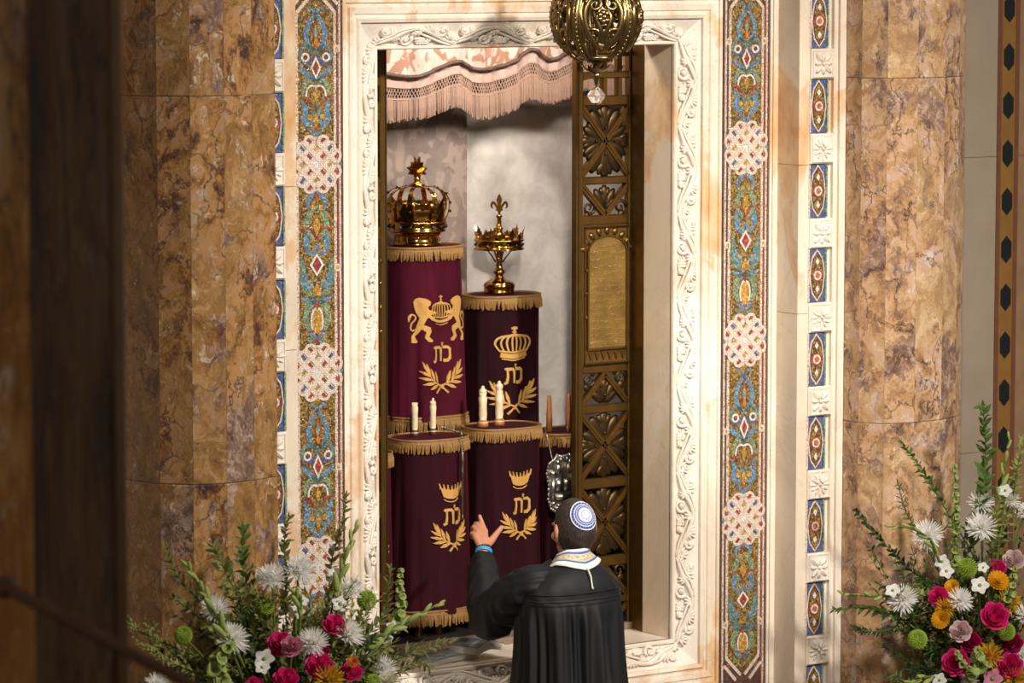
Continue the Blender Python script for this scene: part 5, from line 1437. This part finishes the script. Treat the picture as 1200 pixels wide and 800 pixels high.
def ball_dir(i, n, zmin):
    z = 1-(1-zmin)*(i+0.5)/n; a = i*2.39996; r = math.sqrt(max(0, 1-z*z)); return Vector((r*cos(a), r*sin(a), z))
def mum(n, zmin, ln, wd, curl, seed, mat, cen=None):
    """unit-radius spider chrysanthemum facing +z"""
    rr = random.Random(seed); m = MB()
    for i in range(n):
        d = ball_dir(i, n, zmin); d = (d+Vector((rr.uniform(-.1, .1), rr.uniform(-.1, .1), rr.uniform(-.1, .1)))).normalized()
        L = ln*rr.uniform(0.82, 1.1)*(0.55+0.45*(1-max(0, d.z)*0.5))
        m.petal(d*0.12, d, (0, 0, 1), L, wd, curl*rr.uniform(0.4, 1.3), 0.5, 4, (0.5, 0.9, 1.0, 0.9, 0.35))
    return m.mesh('petals', M[mat])
def rosebud(mat, seed):
    m = MB(); rr = random.Random(seed)
    for lay, (n, r, h, op) in enumerate(((3, 0.20, 0.95, -0.25), (4, 0.38, 0.92, -0.05), (5, 0.56, 0.82, 0.25), (6, 0.74, 0.66, 0.6), (7, 0.88, 0.44, 1.0))):
        for k in range(n):
            a = 2*pi*k/n+lay*0.7+rr.uniform(-.15, .15); vs = []; fs = []
            wa = 2*pi/n*0.72; C_, R_ = 7, 6
            for j in range(R_+1):
                v = j/R_
                for i in range(C_+1):
                    uu = (i/C_-0.5)*2; ww = wa*math.sqrt(max(0.05, sin(pi*(0.12+0.80*v))))
                    aa = a+uu*ww; rad = r*(0.35+0.65*math.sin(v*pi*0.55))+op*0.28*v**3*(1-0.3*uu*uu)
                    z = -0.35+(h+0.35)*v-0.10*uu*uu*v-(0.12*v**4*max(0, op))
                    vs.append((rad*cos(aa), rad*sin(aa), z))
            for j in range(R_):
                for i in range(C_):
                    p = j*(C_+1)+i; fs.append((p, p+1, p+C_+2, p+C_+1))
            m.add(vs, fs)
    return m.mesh('petals', M[mat], True)
def zinnia(mat):
    m = MB()
    for lay in range(5):
        n = 8+lay*3
        for k in range(n):
            a = 2*pi*k/n+lay*0.3; el = 1.25-lay*0.30; d = Vector((cos(a)*cos(el), sin(a)*cos(el), sin(el)))
            m.petal(d*0.1, d, (0, 0, 1), 0.55+0.11*lay, 0.34, -0.2+0.15*lay, 0.25, 4, (0.5, 0.9, 1.0, 0.95, 0.5))
    return m.mesh('petals', M[mat])
def simple5(mat):
    m = MB()
    for k in range(5):
        a = 2*pi*k/5; d = Vector((cos(a), sin(a), 0.35)); m.petal(d*0.05, d, (0, 0, 1), 1.0, 0.95, -0.3, 0.15, 5, (0.35, 0.8, 1.0, 0.95, 0.7, 0.25))
    return m.mesh('petals', M[mat], True)
def button(mat):
    m = MB()
    for i in range(170):
        d = ball_dir(i, 170, -0.75); m.petal(d*0.72, (d+Vector((0, 0, 0.25))).normalized(), d, 0.32, 0.17, 0.8, 0.3, 2, (0.8, 1.0, 0.4))
    m.ell((0, 0, 0), (0.75, 0.75, 0.72), None, 14, 9)
    return m.mesh('petals', M[mat])
BL = {'spider': [mum(130, -0.35, 1.0, 0.10, 0.5, s, 'pet_white') for s in (1, 2)], 'fluffy': [mum(190, -0.5, 0.95, 0.09, 0.7, 5, 'pet_white')], 'cream': [mum(120, -0.2, 0.95, 0.12, 0.5, 6, 'pet_cream')],
      'yellow_mum': [mum(90, -0.1, 1.0, 0.12, 0.3, 7, 'pet_gold')], 'rose_pink': [rosebud('pet_pink', 1), rosebud('pet_pink', 2)], 'rose_magenta': [rosebud('pet_magenta', 3)], 'rose_blush': [rosebud('pet_blush', 4)], 'rose_light': [rosebud('pet_rose', 5)],
      'zinnia': [zinnia('pet_yellow')], 'zinnia_orange': [zinnia('pet_orange')], 'five': [simple5('pet_white')], 'five_pink': [simple5('pet_rose')], 'button': [button('pet_green')]}
KN = {'spider': ('chrysanthemum', 'flower'), 'fluffy': ('chrysanthemum', 'flower'), 'cream': ('chrysanthemum', 'flower'), 'yellow_mum': ('chrysanthemum', 'flower'), 'rose_pink': ('rose', 'flower'), 'rose_magenta': ('rose', 'flower'), 'rose_blush': ('rose', 'flower'), 'rose_light': ('rose', 'flower'), 'zinnia': ('zinnia', 'flower'), 'zinnia_orange': ('zinnia', 'flower'), 'five': ('blossom', 'flower'), 'five_pink': ('blossom', 'flower'), 'button': ('button_chrysanthemum', 'flower')}
cen_me = MB().ell((0, 0, 0.1), (0.22, 0.22, 0.16), None, 10, 6).mesh('flower_centre', M['pet_green'], True)
cen_or = MB().ell((0, 0, 0.2), (0.36, 0.36, 0.26), None, 12, 7).mesh('flower_centre', M['pet_orange'], True)

def vase(c, label, mouth):
    t = empty('flower_vase', (c[0], c[1], 0)); tag(t, label, 'vase')
    MB().lathe([(0.16, 0.55), (0.17, 0.57), (0.10, 0.60), (0.09, 0.64), (0.17, 0.72), (0.21, 0.80), (0.20, 0.88), (0.17, mouth-0.01), (0.18, mouth), (0.165, mouth), (0.15, mouth-0.02), (0.12, 0.8)], 30).build('bowl', M['grey_marble'], t, True)
    MB().box(-0.2, 0.2, -0.2, 0.2, 0.0, 0.06).box(-0.17, 0.17, -0.17, 0.17, 0.06, 0.50).box(-0.2, 0.2, -0.2, 0.2, 0.50, 0.55).build('plinth', M['grey_marble'], t)
VL = at(335, 905, -0.82); VR = at(1150, 890, -0.72)
vase((VL.x, VL.y), 'stone vase on a plinth holding the flowers below the mosaic strip by the stepped column', 0.93)
vase((VR.x, VR.y), 'stone vase on a plinth holding the flowers before the inlaid hexagon strip', 0.93)
MOUTH = {'L': Vector((VL.x, VL.y, 0.90)), 'R': Vector((VR.x, VR.y, 0.90))}
GRP = {'L': 'flowers in the arrangement by the stepped column', 'R': 'flowers in the arrangement before the hexagon strip'}
def stem_path(a, b, rr):
    mid = a.lerp(b, 0.55)+Vector((0, 0, 0.06)); return smooth_path([tuple(a+Vector((rr.uniform(-.08, .08), rr.uniform(-.08, .08), 0))), tuple(mid), tuple(b)], 1, 5)[0]
cnt = [0]
FLW = []
def flower(side, kind, px, py, rpx, Y, label, face=None):
    FLW.append((side, px, py, label)); cnt[0] += 1; rr = random.Random(cnt[0]*13)
    p = at(px, py, Y); rad = rpx/ (FPX/(p-CAM).dot(FWD))
    nm, cat = KN[kind]
    t = empty(nm, p); tag(t, label, cat, GRP[side])
    toc = (CAM-p).normalized(); out = (p-MOUTH[side]).normalized()
    d = (Vector(face) if face else toc*0.75+out*0.45+Vector((rr.uniform(-.35, .35), rr.uniform(-.2, .2), rr.uniform(-.1, .3)))).normalized()
    me = BL[kind][cnt[0] % len(BL[kind])]
    o = put(me, 'petals', t, kind='stuff' if kind in ('spider', 'fluffy', 'cream', 'yellow_mum', 'button') else None); o.rotation_mode = 'QUATERNION'; q = d.to_track_quat('Z', 'Y'); o.rotation_quaternion = q; o.scale = (rad,)*3
    if kind in ('spider', 'cream', 'five', 'yellow_mum', 'five_pink'):
        c = put(cen_or if label.find('orange centre') >= 0 else cen_me, 'flower_centre', t); c.rotation_mode = 'QUATERNION'; c.rotation_quaternion = q; c.scale = (rad,)*3
    P = [Vector(x)-p for x in stem_path(MOUTH[side], p-d*rad*0.35, rr)]
    MB().tube(P, [0.0045]*len(P), 6).build('stem', M['stem_green'], t, True)
    return t
for a in (
    ('L', 'fluffy', 318, 677, 19, -0.80, 'full white chrysanthemum beside another, high by the mosaic strip, nearer the column'),
    ('L', 'fluffy', 352, 668, 19, -0.78, 'full white chrysanthemum overlapping the foot of the mosaic strip'),
    ('L', 'spider', 253, 713, 17, -0.88, 'white spider chrysanthemum crossed by the leaning gladiolus spike'),
    ('L', 'spider', 272, 749, 20, -0.92, 'white spider chrysanthemum just above the lime bell stalk'),
    ('L', 'spider', 411, 690, 16, -0.74, 'white spider chrysanthemum beside the green button by the carved frame'),
    ('L', 'spider', 409, 743, 18, -0.90, 'white spider chrysanthemum touching the upper pink rose'),
    ('L', 'spider', 367, 753, 18, -0.92, 'white spider chrysanthemum between the pink roses, below the white floret'),
    ('L', 'spider', 185, 803, 15, -0.95, 'white chrysanthemum cut by the lower edge under the handrail'),
    ('L', 'spider', 449, 783, 15, -0.86, 'white chrysanthemum low beside the thin leaves near the sill'),
    ('L', 'button', 311, 710, 11, -0.84, 'green button chrysanthemum below the two full white blooms'),
    ('L', 'button', 215, 744, 11, -0.90, 'green button chrysanthemum against the dark column'),
    ('L', 'button', 430, 703, 12, -0.72, 'green button chrysanthemum before the wine mantle foot'),
    ('L', 'button', 437, 800, 11, -0.92, 'green button chrysanthemum at the lower edge near the sill'),
    ('L', 'rose_pink', 392, 733, 13, -0.88, 'hot pink rose partly behind a white spider chrysanthemum'),
    ('L', 'rose_pink', 328, 755, 14, -0.90, 'hot pink rose behind the pale pink rose'),
    ('L', 'rose_light', 342, 758, 12, -0.96, 'pale pink rose in front of a hot pink one'),
    ('L', 'rose_pink', 374, 781, 15, -0.96, 'large open hot pink rose above the yellow chrysanthemum'),
    ('L', 'rose_pink', 411, 789, 13, -0.94, 'hot pink rose under the small orange zinnia'),
    ('L', 'rose_pink', 335, 797, 14, -0.98, 'hot pink rose with pale edge at the lower border'),
    ('L', 'rose_pink', 298, 806, 12, -0.98, 'hot pink rose barely showing beside the lime bell stalk'),
    ('L', 'rose_magenta', 379, 763, 7, -0.93, 'small dark red rosebud above the large open rose'),
    ('L', 'yellow_mum', 384, 797, 20, -0.99, 'yellow chrysanthemum at the lower edge between pink roses'),
    ('L', 'zinnia_orange', 413, 776, 7, -0.97, 'small orange zinnia above a pink rose'),
    ('L', 'five', 347, 717, 10, -0.82, 'white floret below the full white chrysanthemums'),
    ('L', 'five', 398, 708, 10, -0.80, 'white floret above the upper pink rose'),
    ('L', 'five', 310, 772, 12, -0.95, 'white drooping floret beside the pale pink rose'),
    ('L', 'five', 307, 782, 9, -0.96, 'lower white drooping floret below its neighbour'),
    ('L', 'five', 354, 704, 8, -0.80, 'small white floret on the stem under the mosaic strip'),
    ('L', 'five', 392, 672, 8, -0.74, 'faint white floret against the mosaic border'),
    ('L', 'five', 452, 748, 9, -0.80, 'white floret by the pale gladiolus buds near the sill'),
    ('L', 'five', 460, 735, 8, -0.80, 'white floret higher up near the fringe of the mantle'),
    ('L', 'cream', 455, 800, 14, -0.92, 'cream bloom at the lower edge beside the person'),
    ('R', 'spider', 1087, 627, 18, -0.80, 'white spider chrysanthemum leftmost of the upper blooms before the red breccia'),
    ('R', 'spider', 1150, 618, 18, -0.82, 'white spider chrysanthemum beside the vertical bell stalk'),
    ('R', 'spider', 1057, 702, 18, -0.84, 'white spider chrysanthemum standing out toward the marble frame'),
    ('R', 'spider', 1125, 703, 15, -0.96, 'white chrysanthemum next to three yellow blooms'),
    ('R', 'spider', 1150, 589, 15, -0.70, 'white chrysanthemum behind the leafy stalk'),
    ('R', 'spider', 1183, 586, 13, -0.70, 'white chrysanthemum behind the curved green bud'),
    ('R', 'spider', 1201, 600, 12, -0.74, 'white chrysanthemum cut by the right edge, upper one'),
    ('R', 'spider', 1201, 722, 15, -0.90, 'white chrysanthemum cut by the right edge, lower one'),
    ('R', 'spider', 1198, 768, 14, -0.92, 'white chrysanthemum at the edge by the dark magenta rose'),
    ('R', 'cream', 1137, 797, 12, -0.98, 'cream bloom low at the border under the bell cluster'),
    ('R', 'button', 1134, 665, 12, -0.86, 'green button chrysanthemum above the white five-petalled blossom'),
    ('R', 'button', 1075, 749, 12, -0.88, 'green button chrysanthemum low before the breccia'),
    ('R', 'button', 1179, 740, 11, -0.94, 'green button chrysanthemum below the big open pink rose'),
    ('R', 'rose_pink', 1165, 723, 16, -0.98, 'big open hot pink rose in the middle of the arrangement'),
    ('R', 'rose_pink', 1167, 668, 12, -0.86, 'hot pink rose behind a round yellow zinnia'),
    ('R', 'rose_pink', 1100, 699, 11, -0.90, 'small hot pink rose touching the upper yellow zinnia'),
    ('R', 'rose_pink', 1120, 776, 15, -0.98, 'hot pink rose crossed by small green bells'),
    ('R', 'rose_pink', 1183, 780, 14, -0.99, 'hot pink rose beside the yellow bloom with orange centre'),
    ('R', 'rose_magenta', 1137, 753, 12, -0.93, 'dark magenta rose under the blush rose'),
    ('R', 'rose_magenta', 1186, 755, 12, -0.92, 'dark magenta rose in shade by the lower green button'),
    ('R', 'rose_blush', 1188, 657, 12, -0.84, 'pale lavender-pink rose at the upper edge of the bouquet'),
    ('R', 'rose_blush', 1126, 740, 12, -0.96, 'pale blush rose above the dark magenta one'),
    ('R', 'rose_light', 1200, 790, 10, -0.96, 'pink rose cut by the lower right corner'),
    ('R', 'zinnia', 1169, 682, 13, -0.94, 'round golden zinnia below a hot pink rose'),
    ('R', 'zinnia', 1116, 688, 9, -0.92, 'small golden zinnia, topmost of the yellow trio'),
    ('R', 'zinnia', 1103, 726, 11, -0.95, 'golden zinnia, lowest of the yellow trio'),
    ('R', 'yellow_mum', 1108, 712, 14, -0.93, 'shaggy yellow chrysanthemum, middle of the yellow trio'),
    ('R', 'yellow_mum', 1160, 769, 17, -0.99, 'yellow spider chrysanthemum with orange centre'),
    ('R', 'yellow_mum', 1188, 795, 17, -1.0, 'yellow spider chrysanthemum at the lower border'),
    ('R', 'yellow_mum', 1181, 706, 16, -0.88, 'yellow spider chrysanthemum behind a pale bell stalk'),
    ('R', 'five_pink', 1163, 795, 12, -1.0, 'pink five-petalled blossom at the lower border'),
    ('R', 'five', 1148, 686, 11, -0.96, 'white five-petalled blossom beside the round golden zinnia'),
    ('R', 'five', 1104, 658, 9, -0.88, 'white floret on a drooping gladiolus, upper one'),
    ('R', 'five', 1109, 669, 9, -0.89, 'white floret on a drooping gladiolus, lower one'),
    ('R', 'five', 1101, 797, 9, -0.96, 'white floret at the lower border below the pink rose'),
    ('R', 'five', 1046, 692, 9, -0.86, 'white floret beside the outstanding spider chrysanthemum'),
    ('R', 'five', 1178, 575, 8, -0.74, 'small white floret high by the curved green bud'),
    ('R', 'five', 1152, 665, 7, -0.90, 'tiny white floret next to the upper green button'),
): flower(*a)

# ---------------- spikes and bells
def spike(side, pts, Y, label, kind, n=9, size=0.02):
    cnt[0] += 1; rr = random.Random(cnt[0]*7)
    P = [at(x, y, Y) for x, y in pts]; o = P[0]
    t = empty('gladiolus' if kind == 'bud' else 'bell_stalk', o); tag(t, label, 'stem', GRP[side])
    Q, _ = smooth_path([tuple(MOUTH[side]-o)]+[tuple(p-o) for p in P], 1, 6)
    MB().tube(Q, [0.0055]*(len(Q)-6)+[0.0045, 0.004, 0.0035, 0.003, 0.0025, 0.002], 6).build('stem', M['stem_green'], t, True)
    Q2, _ = smooth_path([tuple(p-o) for p in P], 1, 12)
    for i in range(n):
        f = i/(n-1); k = min(int(f*(len(Q2)-1)), len(Q2)-2); p = Vector(Q2[k]); d = (Vector(Q2[k+1])-p).normalized()
        s = size*(1.1-0.6*f)
        if kind == 'bud':
            a = d.orthogonal().normalized(); a = Matrix.Rotation(i*2.4, 3, d) @ a
            q = (d*0.9+a*0.35).normalized(); mm = MB().ell(p+q*s*0.7, (s*0.3, s*0.3, s*0.95), q.to_track_quat('Z', 'Y').to_matrix(), 8, 6); mm.build('bud', M['bell_green'], t, True)
        else:
            for j in range(4):
                a = Matrix.Rotation(i*0.8+j*pi/2, 3, d) @ d.orthogonal().normalized(); q = (a+d*0.5).normalized()
                Mq = q.to_track_quat('Z', 'Y').to_matrix()
                MB().lathe([(0.10*s, 0), (0.35*s, 0.25*s), (0.62*s, 0.62*s), (0.95*s, 0.85*s), (0.90*s, 0.87*s), (0.55*s, 0.66*s), (0.10*s, 0.2*s)], 9, p, Mq).build('bell', M['bell_green'], t, True)
spike('L', [(268, 752), (250, 715), (235, 688), (219, 662)], -0.93, 'green gladiolus spike of closed buds leaning toward the dark column', 'bud', 12, 0.042)
spike('L', [(425, 765), (455, 741), (487, 722), (517, 706)], -0.86, 'pale green gladiolus spike pointing at the hem of the wine mantle', 'bud', 11, 0.040)
spike('L', [(393, 700), (400, 668), (409, 640), (417, 616)], -0.76, 'slim green gladiolus spike rising before the carved frame', 'bud', 9, 0.040)
spike('L', [(352, 720), (348, 700), (343, 692)], -0.86, 'short bent green gladiolus stem below the full white bloom', 'bud', 5, 0.034)
spike('L', [(262, 812), (256, 795), (253, 778), (262, 765), (270, 757)], -0.97, 'lime bell stalk at the lower edge under a white spider bloom', 'bell', 6, 0.036)
spike('L', [(466, 728), (470, 705), (468, 685), (470, 668)], -0.72, 'pale bell stalk rising in front of the wine mantle', 'bell', 8, 0.020)
spike('R', [(1119, 660), (1121, 620), (1120, 580), (1119, 545)], -0.72, 'upright bell stalk before the dark column edge', 'bell', 14, 0.019)
spike('R', [(1180, 705), (1186, 690), (1188, 672), (1190, 665)], -0.97, 'pale bell stalk between the blush rose and the golden zinnia', 'bell', 6, 0.018)
spike('R', [(1150, 780), (1146, 770), (1145, 762)], -1.0, 'rounded bell cluster beside the yellow bloom with orange centre', 'bell', 3, 0.030)
spike('R', [(1140, 790), (1128, 778), (1121, 764)], -1.02, 'small bells hanging over the hot pink rose', 'bell', 5, 0.020)
spike('R', [(1083, 690), (1060, 698), (1020, 698), (986, 695)], -0.82, 'pale gladiolus spike stretching across to the marble frame', 'bud', 10, 0.036)
spike('R', [(1098, 650), (1086, 630), (1066, 618), (1040, 617)], -0.88, 'curved green gladiolus spike arching over a white bloom', 'bud', 7, 0.034)
spike('R', [(1172, 600), (1174, 570), (1178, 540), (1183, 513)], -0.72, 'slim curved green spike before the hexagon strip', 'bud', 7, 0.040)
spike('R', [(1092, 793), (1080, 796), (1066, 799)], -0.95, 'short gladiolus spike at the lower border with white florets', 'bud', 5, 0.036)
# ---------------- leafy branches
def branch(side, pts, Y, label, mat, leaf, n, wid=0.45, seed=0, nm='leafy_branch', twig=0):
    cnt[0] += 1; rr = random.Random(cnt[0]*31+seed)
    P = [at(x, y, Y+rr.uniform(-.03, .03)) for x, y in pts]; o = P[0]
    t = empty(nm, o); tag(t, label, 'foliage', 'greenery in the arrangement ' + ('by the stepped column' if side == 'L' else 'before the hexagon strip'))
    Q, _ = smooth_path([tuple(MOUTH[side]+Vector((rr.uniform(-.08, .08), rr.uniform(-.08, .08), 0))-o)]+[tuple(p-o) for p in P], 1, 6)
    sm = MB().tube(Q, [0.0014+0.002*(1-i/len(Q)) if i < len(Q)-1 else 0.0012 for i in range(len(Q))], 5)
    Q2, _ = smooth_path([tuple(p-o) for p in P], 1, 12); lv = MB()
    def leaves(path, cnt_, lf):
        for i in range(cnt_):
            f = i/cnt_; k = min(int(f*(len(path)-1)), len(path)-2); p = Vector(path[k]).lerp(Vector(path[k+1]), f*(len(path)-1)-k); d = (Vector(path[k+1])-Vector(path[k])).normalized()
            for s in range(2):
                a = Matrix.Rotation(i*1.4+s*pi+rr.uniform(-.5, .5), 3, d) @ d.orthogonal().normalized()
                q = (a*rr.uniform(0.5, 1.0)+d*rr.uniform(0.5, 1.0)).normalized()
                u = (Vector((rr.uniform(-.4, .4), rr.uniform(-.4, .4), 1))+(CAM-o).normalized()*0.5).normalized()
                L = 1.7*lf*rr.uniform(0.7, 1.2)*(1.1-0.5*f)
                lv.petal(p, q, u, L, L*wid, rr.uniform(-.6, .2), 0.25, 3, (0.25, 1.0, 0.8, 0.06))
        lv.petal(Vector(path[-1]), (Vector(path[-1])-Vector(path[-2])).normalized(), (0, 0, 1), lf*0.8, lf*0.35, 0.1, 0.2, 3, (0.3, 1, 0.7, 0.05))
    leaves(Q2, int(n*1.7), leaf)
    for k in range(twig):
        i0 = int((0.15+0.7*k/max(1, twig))*(len(Q2)-1)); p = Vector(Q2[i0]); d = (Vector(Q2[min(i0+1, len(Q2)-1)])-p).normalized()
        a = Matrix.Rotation(rr.uniform(0, 6.28), 3, d) @ d.orthogonal().normalized(); L = rr.uniform(0.06, 0.12)
        path = [tuple(p+(d*0.75+a*0.6)*L*j/5+Vector((0, 0, 0.015*(j/5)**2))) for j in range(6)]
        sm.tube(path, 0.0012, 4); leaves(path, 6, leaf*0.85)
    sm.build('twig', M['stem_green'], t, True); lv.build('leaves', M[mat], t, kind='stuff')
rb = random.Random(99)
LB = 'olive leafy branch among the flowers by the stepped column'
RB = 'dark green leafy branch among the flowers before the hexagon strip'
for a in (
    ('L', [(335, 720), (336, 680), (333, 640), (338, 606)], -0.72, 'tall small-leaved branch rising beside the white carved blocks', 'leaf_olive', 0.026, 16, .5),
    ('L', [(385, 700), (390, 650), (402, 612), (406, 580)], -0.70, 'tallest thin branch reaching up the carved frame', 'leaf_olive', 0.024, 13, .5),
    ('L', [(300, 740), (280, 700), (262, 665), (250, 640)], -0.74, 'broad-leaved green branch before the breccia facets', 'leaf_pale', 0.040, 12, .5),
    ('L', [(300, 730), (290, 690), (285, 655), (284, 620)], -0.70, 'upright broad-leaved branch on the breccia', 'leaf_green', 0.036, 12, .5),
    ('L', [(290, 760), (240, 710), (205, 672), (196, 640)], -0.78, 'thin bronze-olive branch against the darkest column face', 'leaf_olive', 0.026, 16, .35),
    ('L', [(280, 790), (220, 765), (175, 745), (148, 730)], -0.86, 'tiny-leaved olive branch pointing to the handrail', 'leaf_pale', 0.016, 30, .5, 0, 'leafy_branch', 8),
    ('L', [(290, 800), (230, 788), (190, 770), (160, 752)], -0.88, 'lower tiny-leaved olive branch above the handrail', 'leaf_pale', 0.016, 28, .5, 0, 'leafy_branch', 8),
    ('L', [(420, 760), (450, 720), (455, 690), (458, 665)], -0.74, 'upright leafy branch at the bronze door edge', 'leaf_olive', 0.026, 14, .4),
    ('L', [(430, 790), (470, 770), (500, 760), (528, 750)], -0.82, 'narrow-leaved branch reaching over the sill toward the booklets', 'leaf_olive', 0.032, 14, .25),
    ('L', [(430, 800), (468, 785), (490, 775), (503, 782)], -0.84, 'narrow-leaved branch drooping onto the sill front', 'leaf_olive', 0.030, 12, .25),
    ('R', [(1140, 640), (1152, 580), (1155, 525), (1152, 476)], -0.70, 'tall toothed green stalk, highest of the arrangement', 'leaf_green', 0.040, 20, .5),
    ('R', [(1150, 680), (1110, 600), (1080, 550), (1056, 518)], -0.72, 'long small-leaved branch slanting up across the breccia', 'leaf_green', 0.024, 24, .5),
    ('R', [(1120, 700), (1070, 670), (1030, 630), (1002, 598)], -0.74, 'dark glossy branch reaching toward the marble frame', 'leaf_dark', 0.024, 24, .5),
    ('R', [(1110, 730), (1050, 720), (1010, 712), (976, 714)], -0.80, 'glossy green branch overlapping the pale marble frame', 'leaf_green', 0.030, 16, .5),
    ('R', [(1110, 740), (1060, 735), (1025, 740), (1000, 735)], -0.78, 'feathery dark branch below the pale gladiolus spike', 'leaf_dark', 0.022, 26, .35),
    ('R', [(1170, 640), (1185, 590), (1192, 550), (1198, 515)], -0.72, 'soft green branch at the right edge beside the hexagon strip', 'leaf_pale', 0.028, 20, .5),
    ('R', [(1110, 690), (1085, 640), (1062, 600), (1052, 565)], -0.70, 'feathery olive branch in front of the breccia vein', 'leaf_olive', 0.022, 26, .35),
    ('R', [(1160, 640), (1168, 600), (1180, 570), (1190, 560)], -0.70, 'leafy green stem behind the curved spike', 'leaf_pale', 0.030, 16, .5),
): branch(*a)
USED = set()
def fan(side, cx, cy, ends, Y0, Y1, label, mats, leaf, n):
    for i, (ex, ey) in enumerate(ends):
        jx, jy = rb.uniform(-12, 12), rb.uniform(-8, 8)
        Y = rb.uniform(Y0, Y1)
        mx, my = cx+(ex-cx)*0.5+rb.uniform(-12, 12), cy+(ey-cy)*0.5-rb.uniform(0, 14)
        mt = mats[i % len(mats)]; wf = rb.choice((.3, .4, .5)); tx, ty = ex+jx, ey+jy
        near = sorted(FLW, key=lambda q: (q[1]-tx)**2+(q[2]-ty)**2 if q[0] == side else 1e9)
        adj = {'leaf_olive': 'olive', 'leaf_pale': 'pale green', 'leaf_dark': 'dark green', 'leaf_green': 'mid-green'}[mt]
        for q in near:
            lb = adj+(' narrow-leaved' if wf < .35 else ' leafy')+' branch with its tip near the '+q[3].split(',')[0]
            lb = ' '.join(lb.split()[:16])
            if lb not in USED: break
        USED.add(lb); label = lb
        branch(side, [(cx+(ex-cx)*0.12, cy+(ey-cy)*0.12), (mx, my), (ex+jx, ey+jy)], Y, label, mt, leaf*rb.uniform(0.8, 1.2), n, wf, i, 'leafy_branch', 7)
fan('L', 335, 850, [(235, 690), (250, 740), (275, 690), (300, 660), (310, 700), (325, 690), (345, 700), (365, 690), (375, 700), (390, 700), (405, 690), (420, 700), (435, 715), (450, 700), (455, 735), (470, 745), (475, 770), (440, 760), (230, 770), (210, 720), (245, 770), (290, 730), (330, 730), (360, 730), (385, 750), (420, 740), (280, 780), (310, 750), (345, 770), (400, 770), (195, 690), (225, 660), (265, 655), (440, 725), (180, 770), (200, 785), (320, 780), (360, 790), (165, 750), (180, 745), (205, 755), (215, 690), (240, 700), (225, 790), (255, 790), (480, 735), (490, 755), (465, 715), (445, 690), (420, 670), (430, 750), (460, 790), (490, 785), (300, 690), (270, 720), (315, 735), (350, 745), (395, 725)], -0.86, -0.70, LB, ('leaf_olive', 'leaf_pale', 'leaf_dark', 'leaf_olive'), 0.028, 11)
fan('R', 1150, 850, [(1010, 640), (1030, 660), (1045, 650), (1060, 640), (1075, 650), (1090, 660), (1100, 640), (1120, 640), (1135, 620), (1150, 640), (1165, 620), (1180, 610), (1195, 620), (1030, 690), (1050, 740), (1030, 760), (1060, 770), (1040, 790), (1080, 780), (1090, 730), (1080, 700), (1110, 740), (1130, 720), (1150, 710), (1140, 690), (1170, 700), (1195, 690), (1195, 640), (1100, 680), (1120, 680), (1160, 660), (1185, 640), (1045, 670), (1065, 690), (1090, 760), (1150, 750), (1200, 740), (1100, 610), (1175, 590)], -0.86, -0.66, RB, ('leaf_dark', 'leaf_green', 'leaf_olive', 'leaf_green'), 0.028, 11)
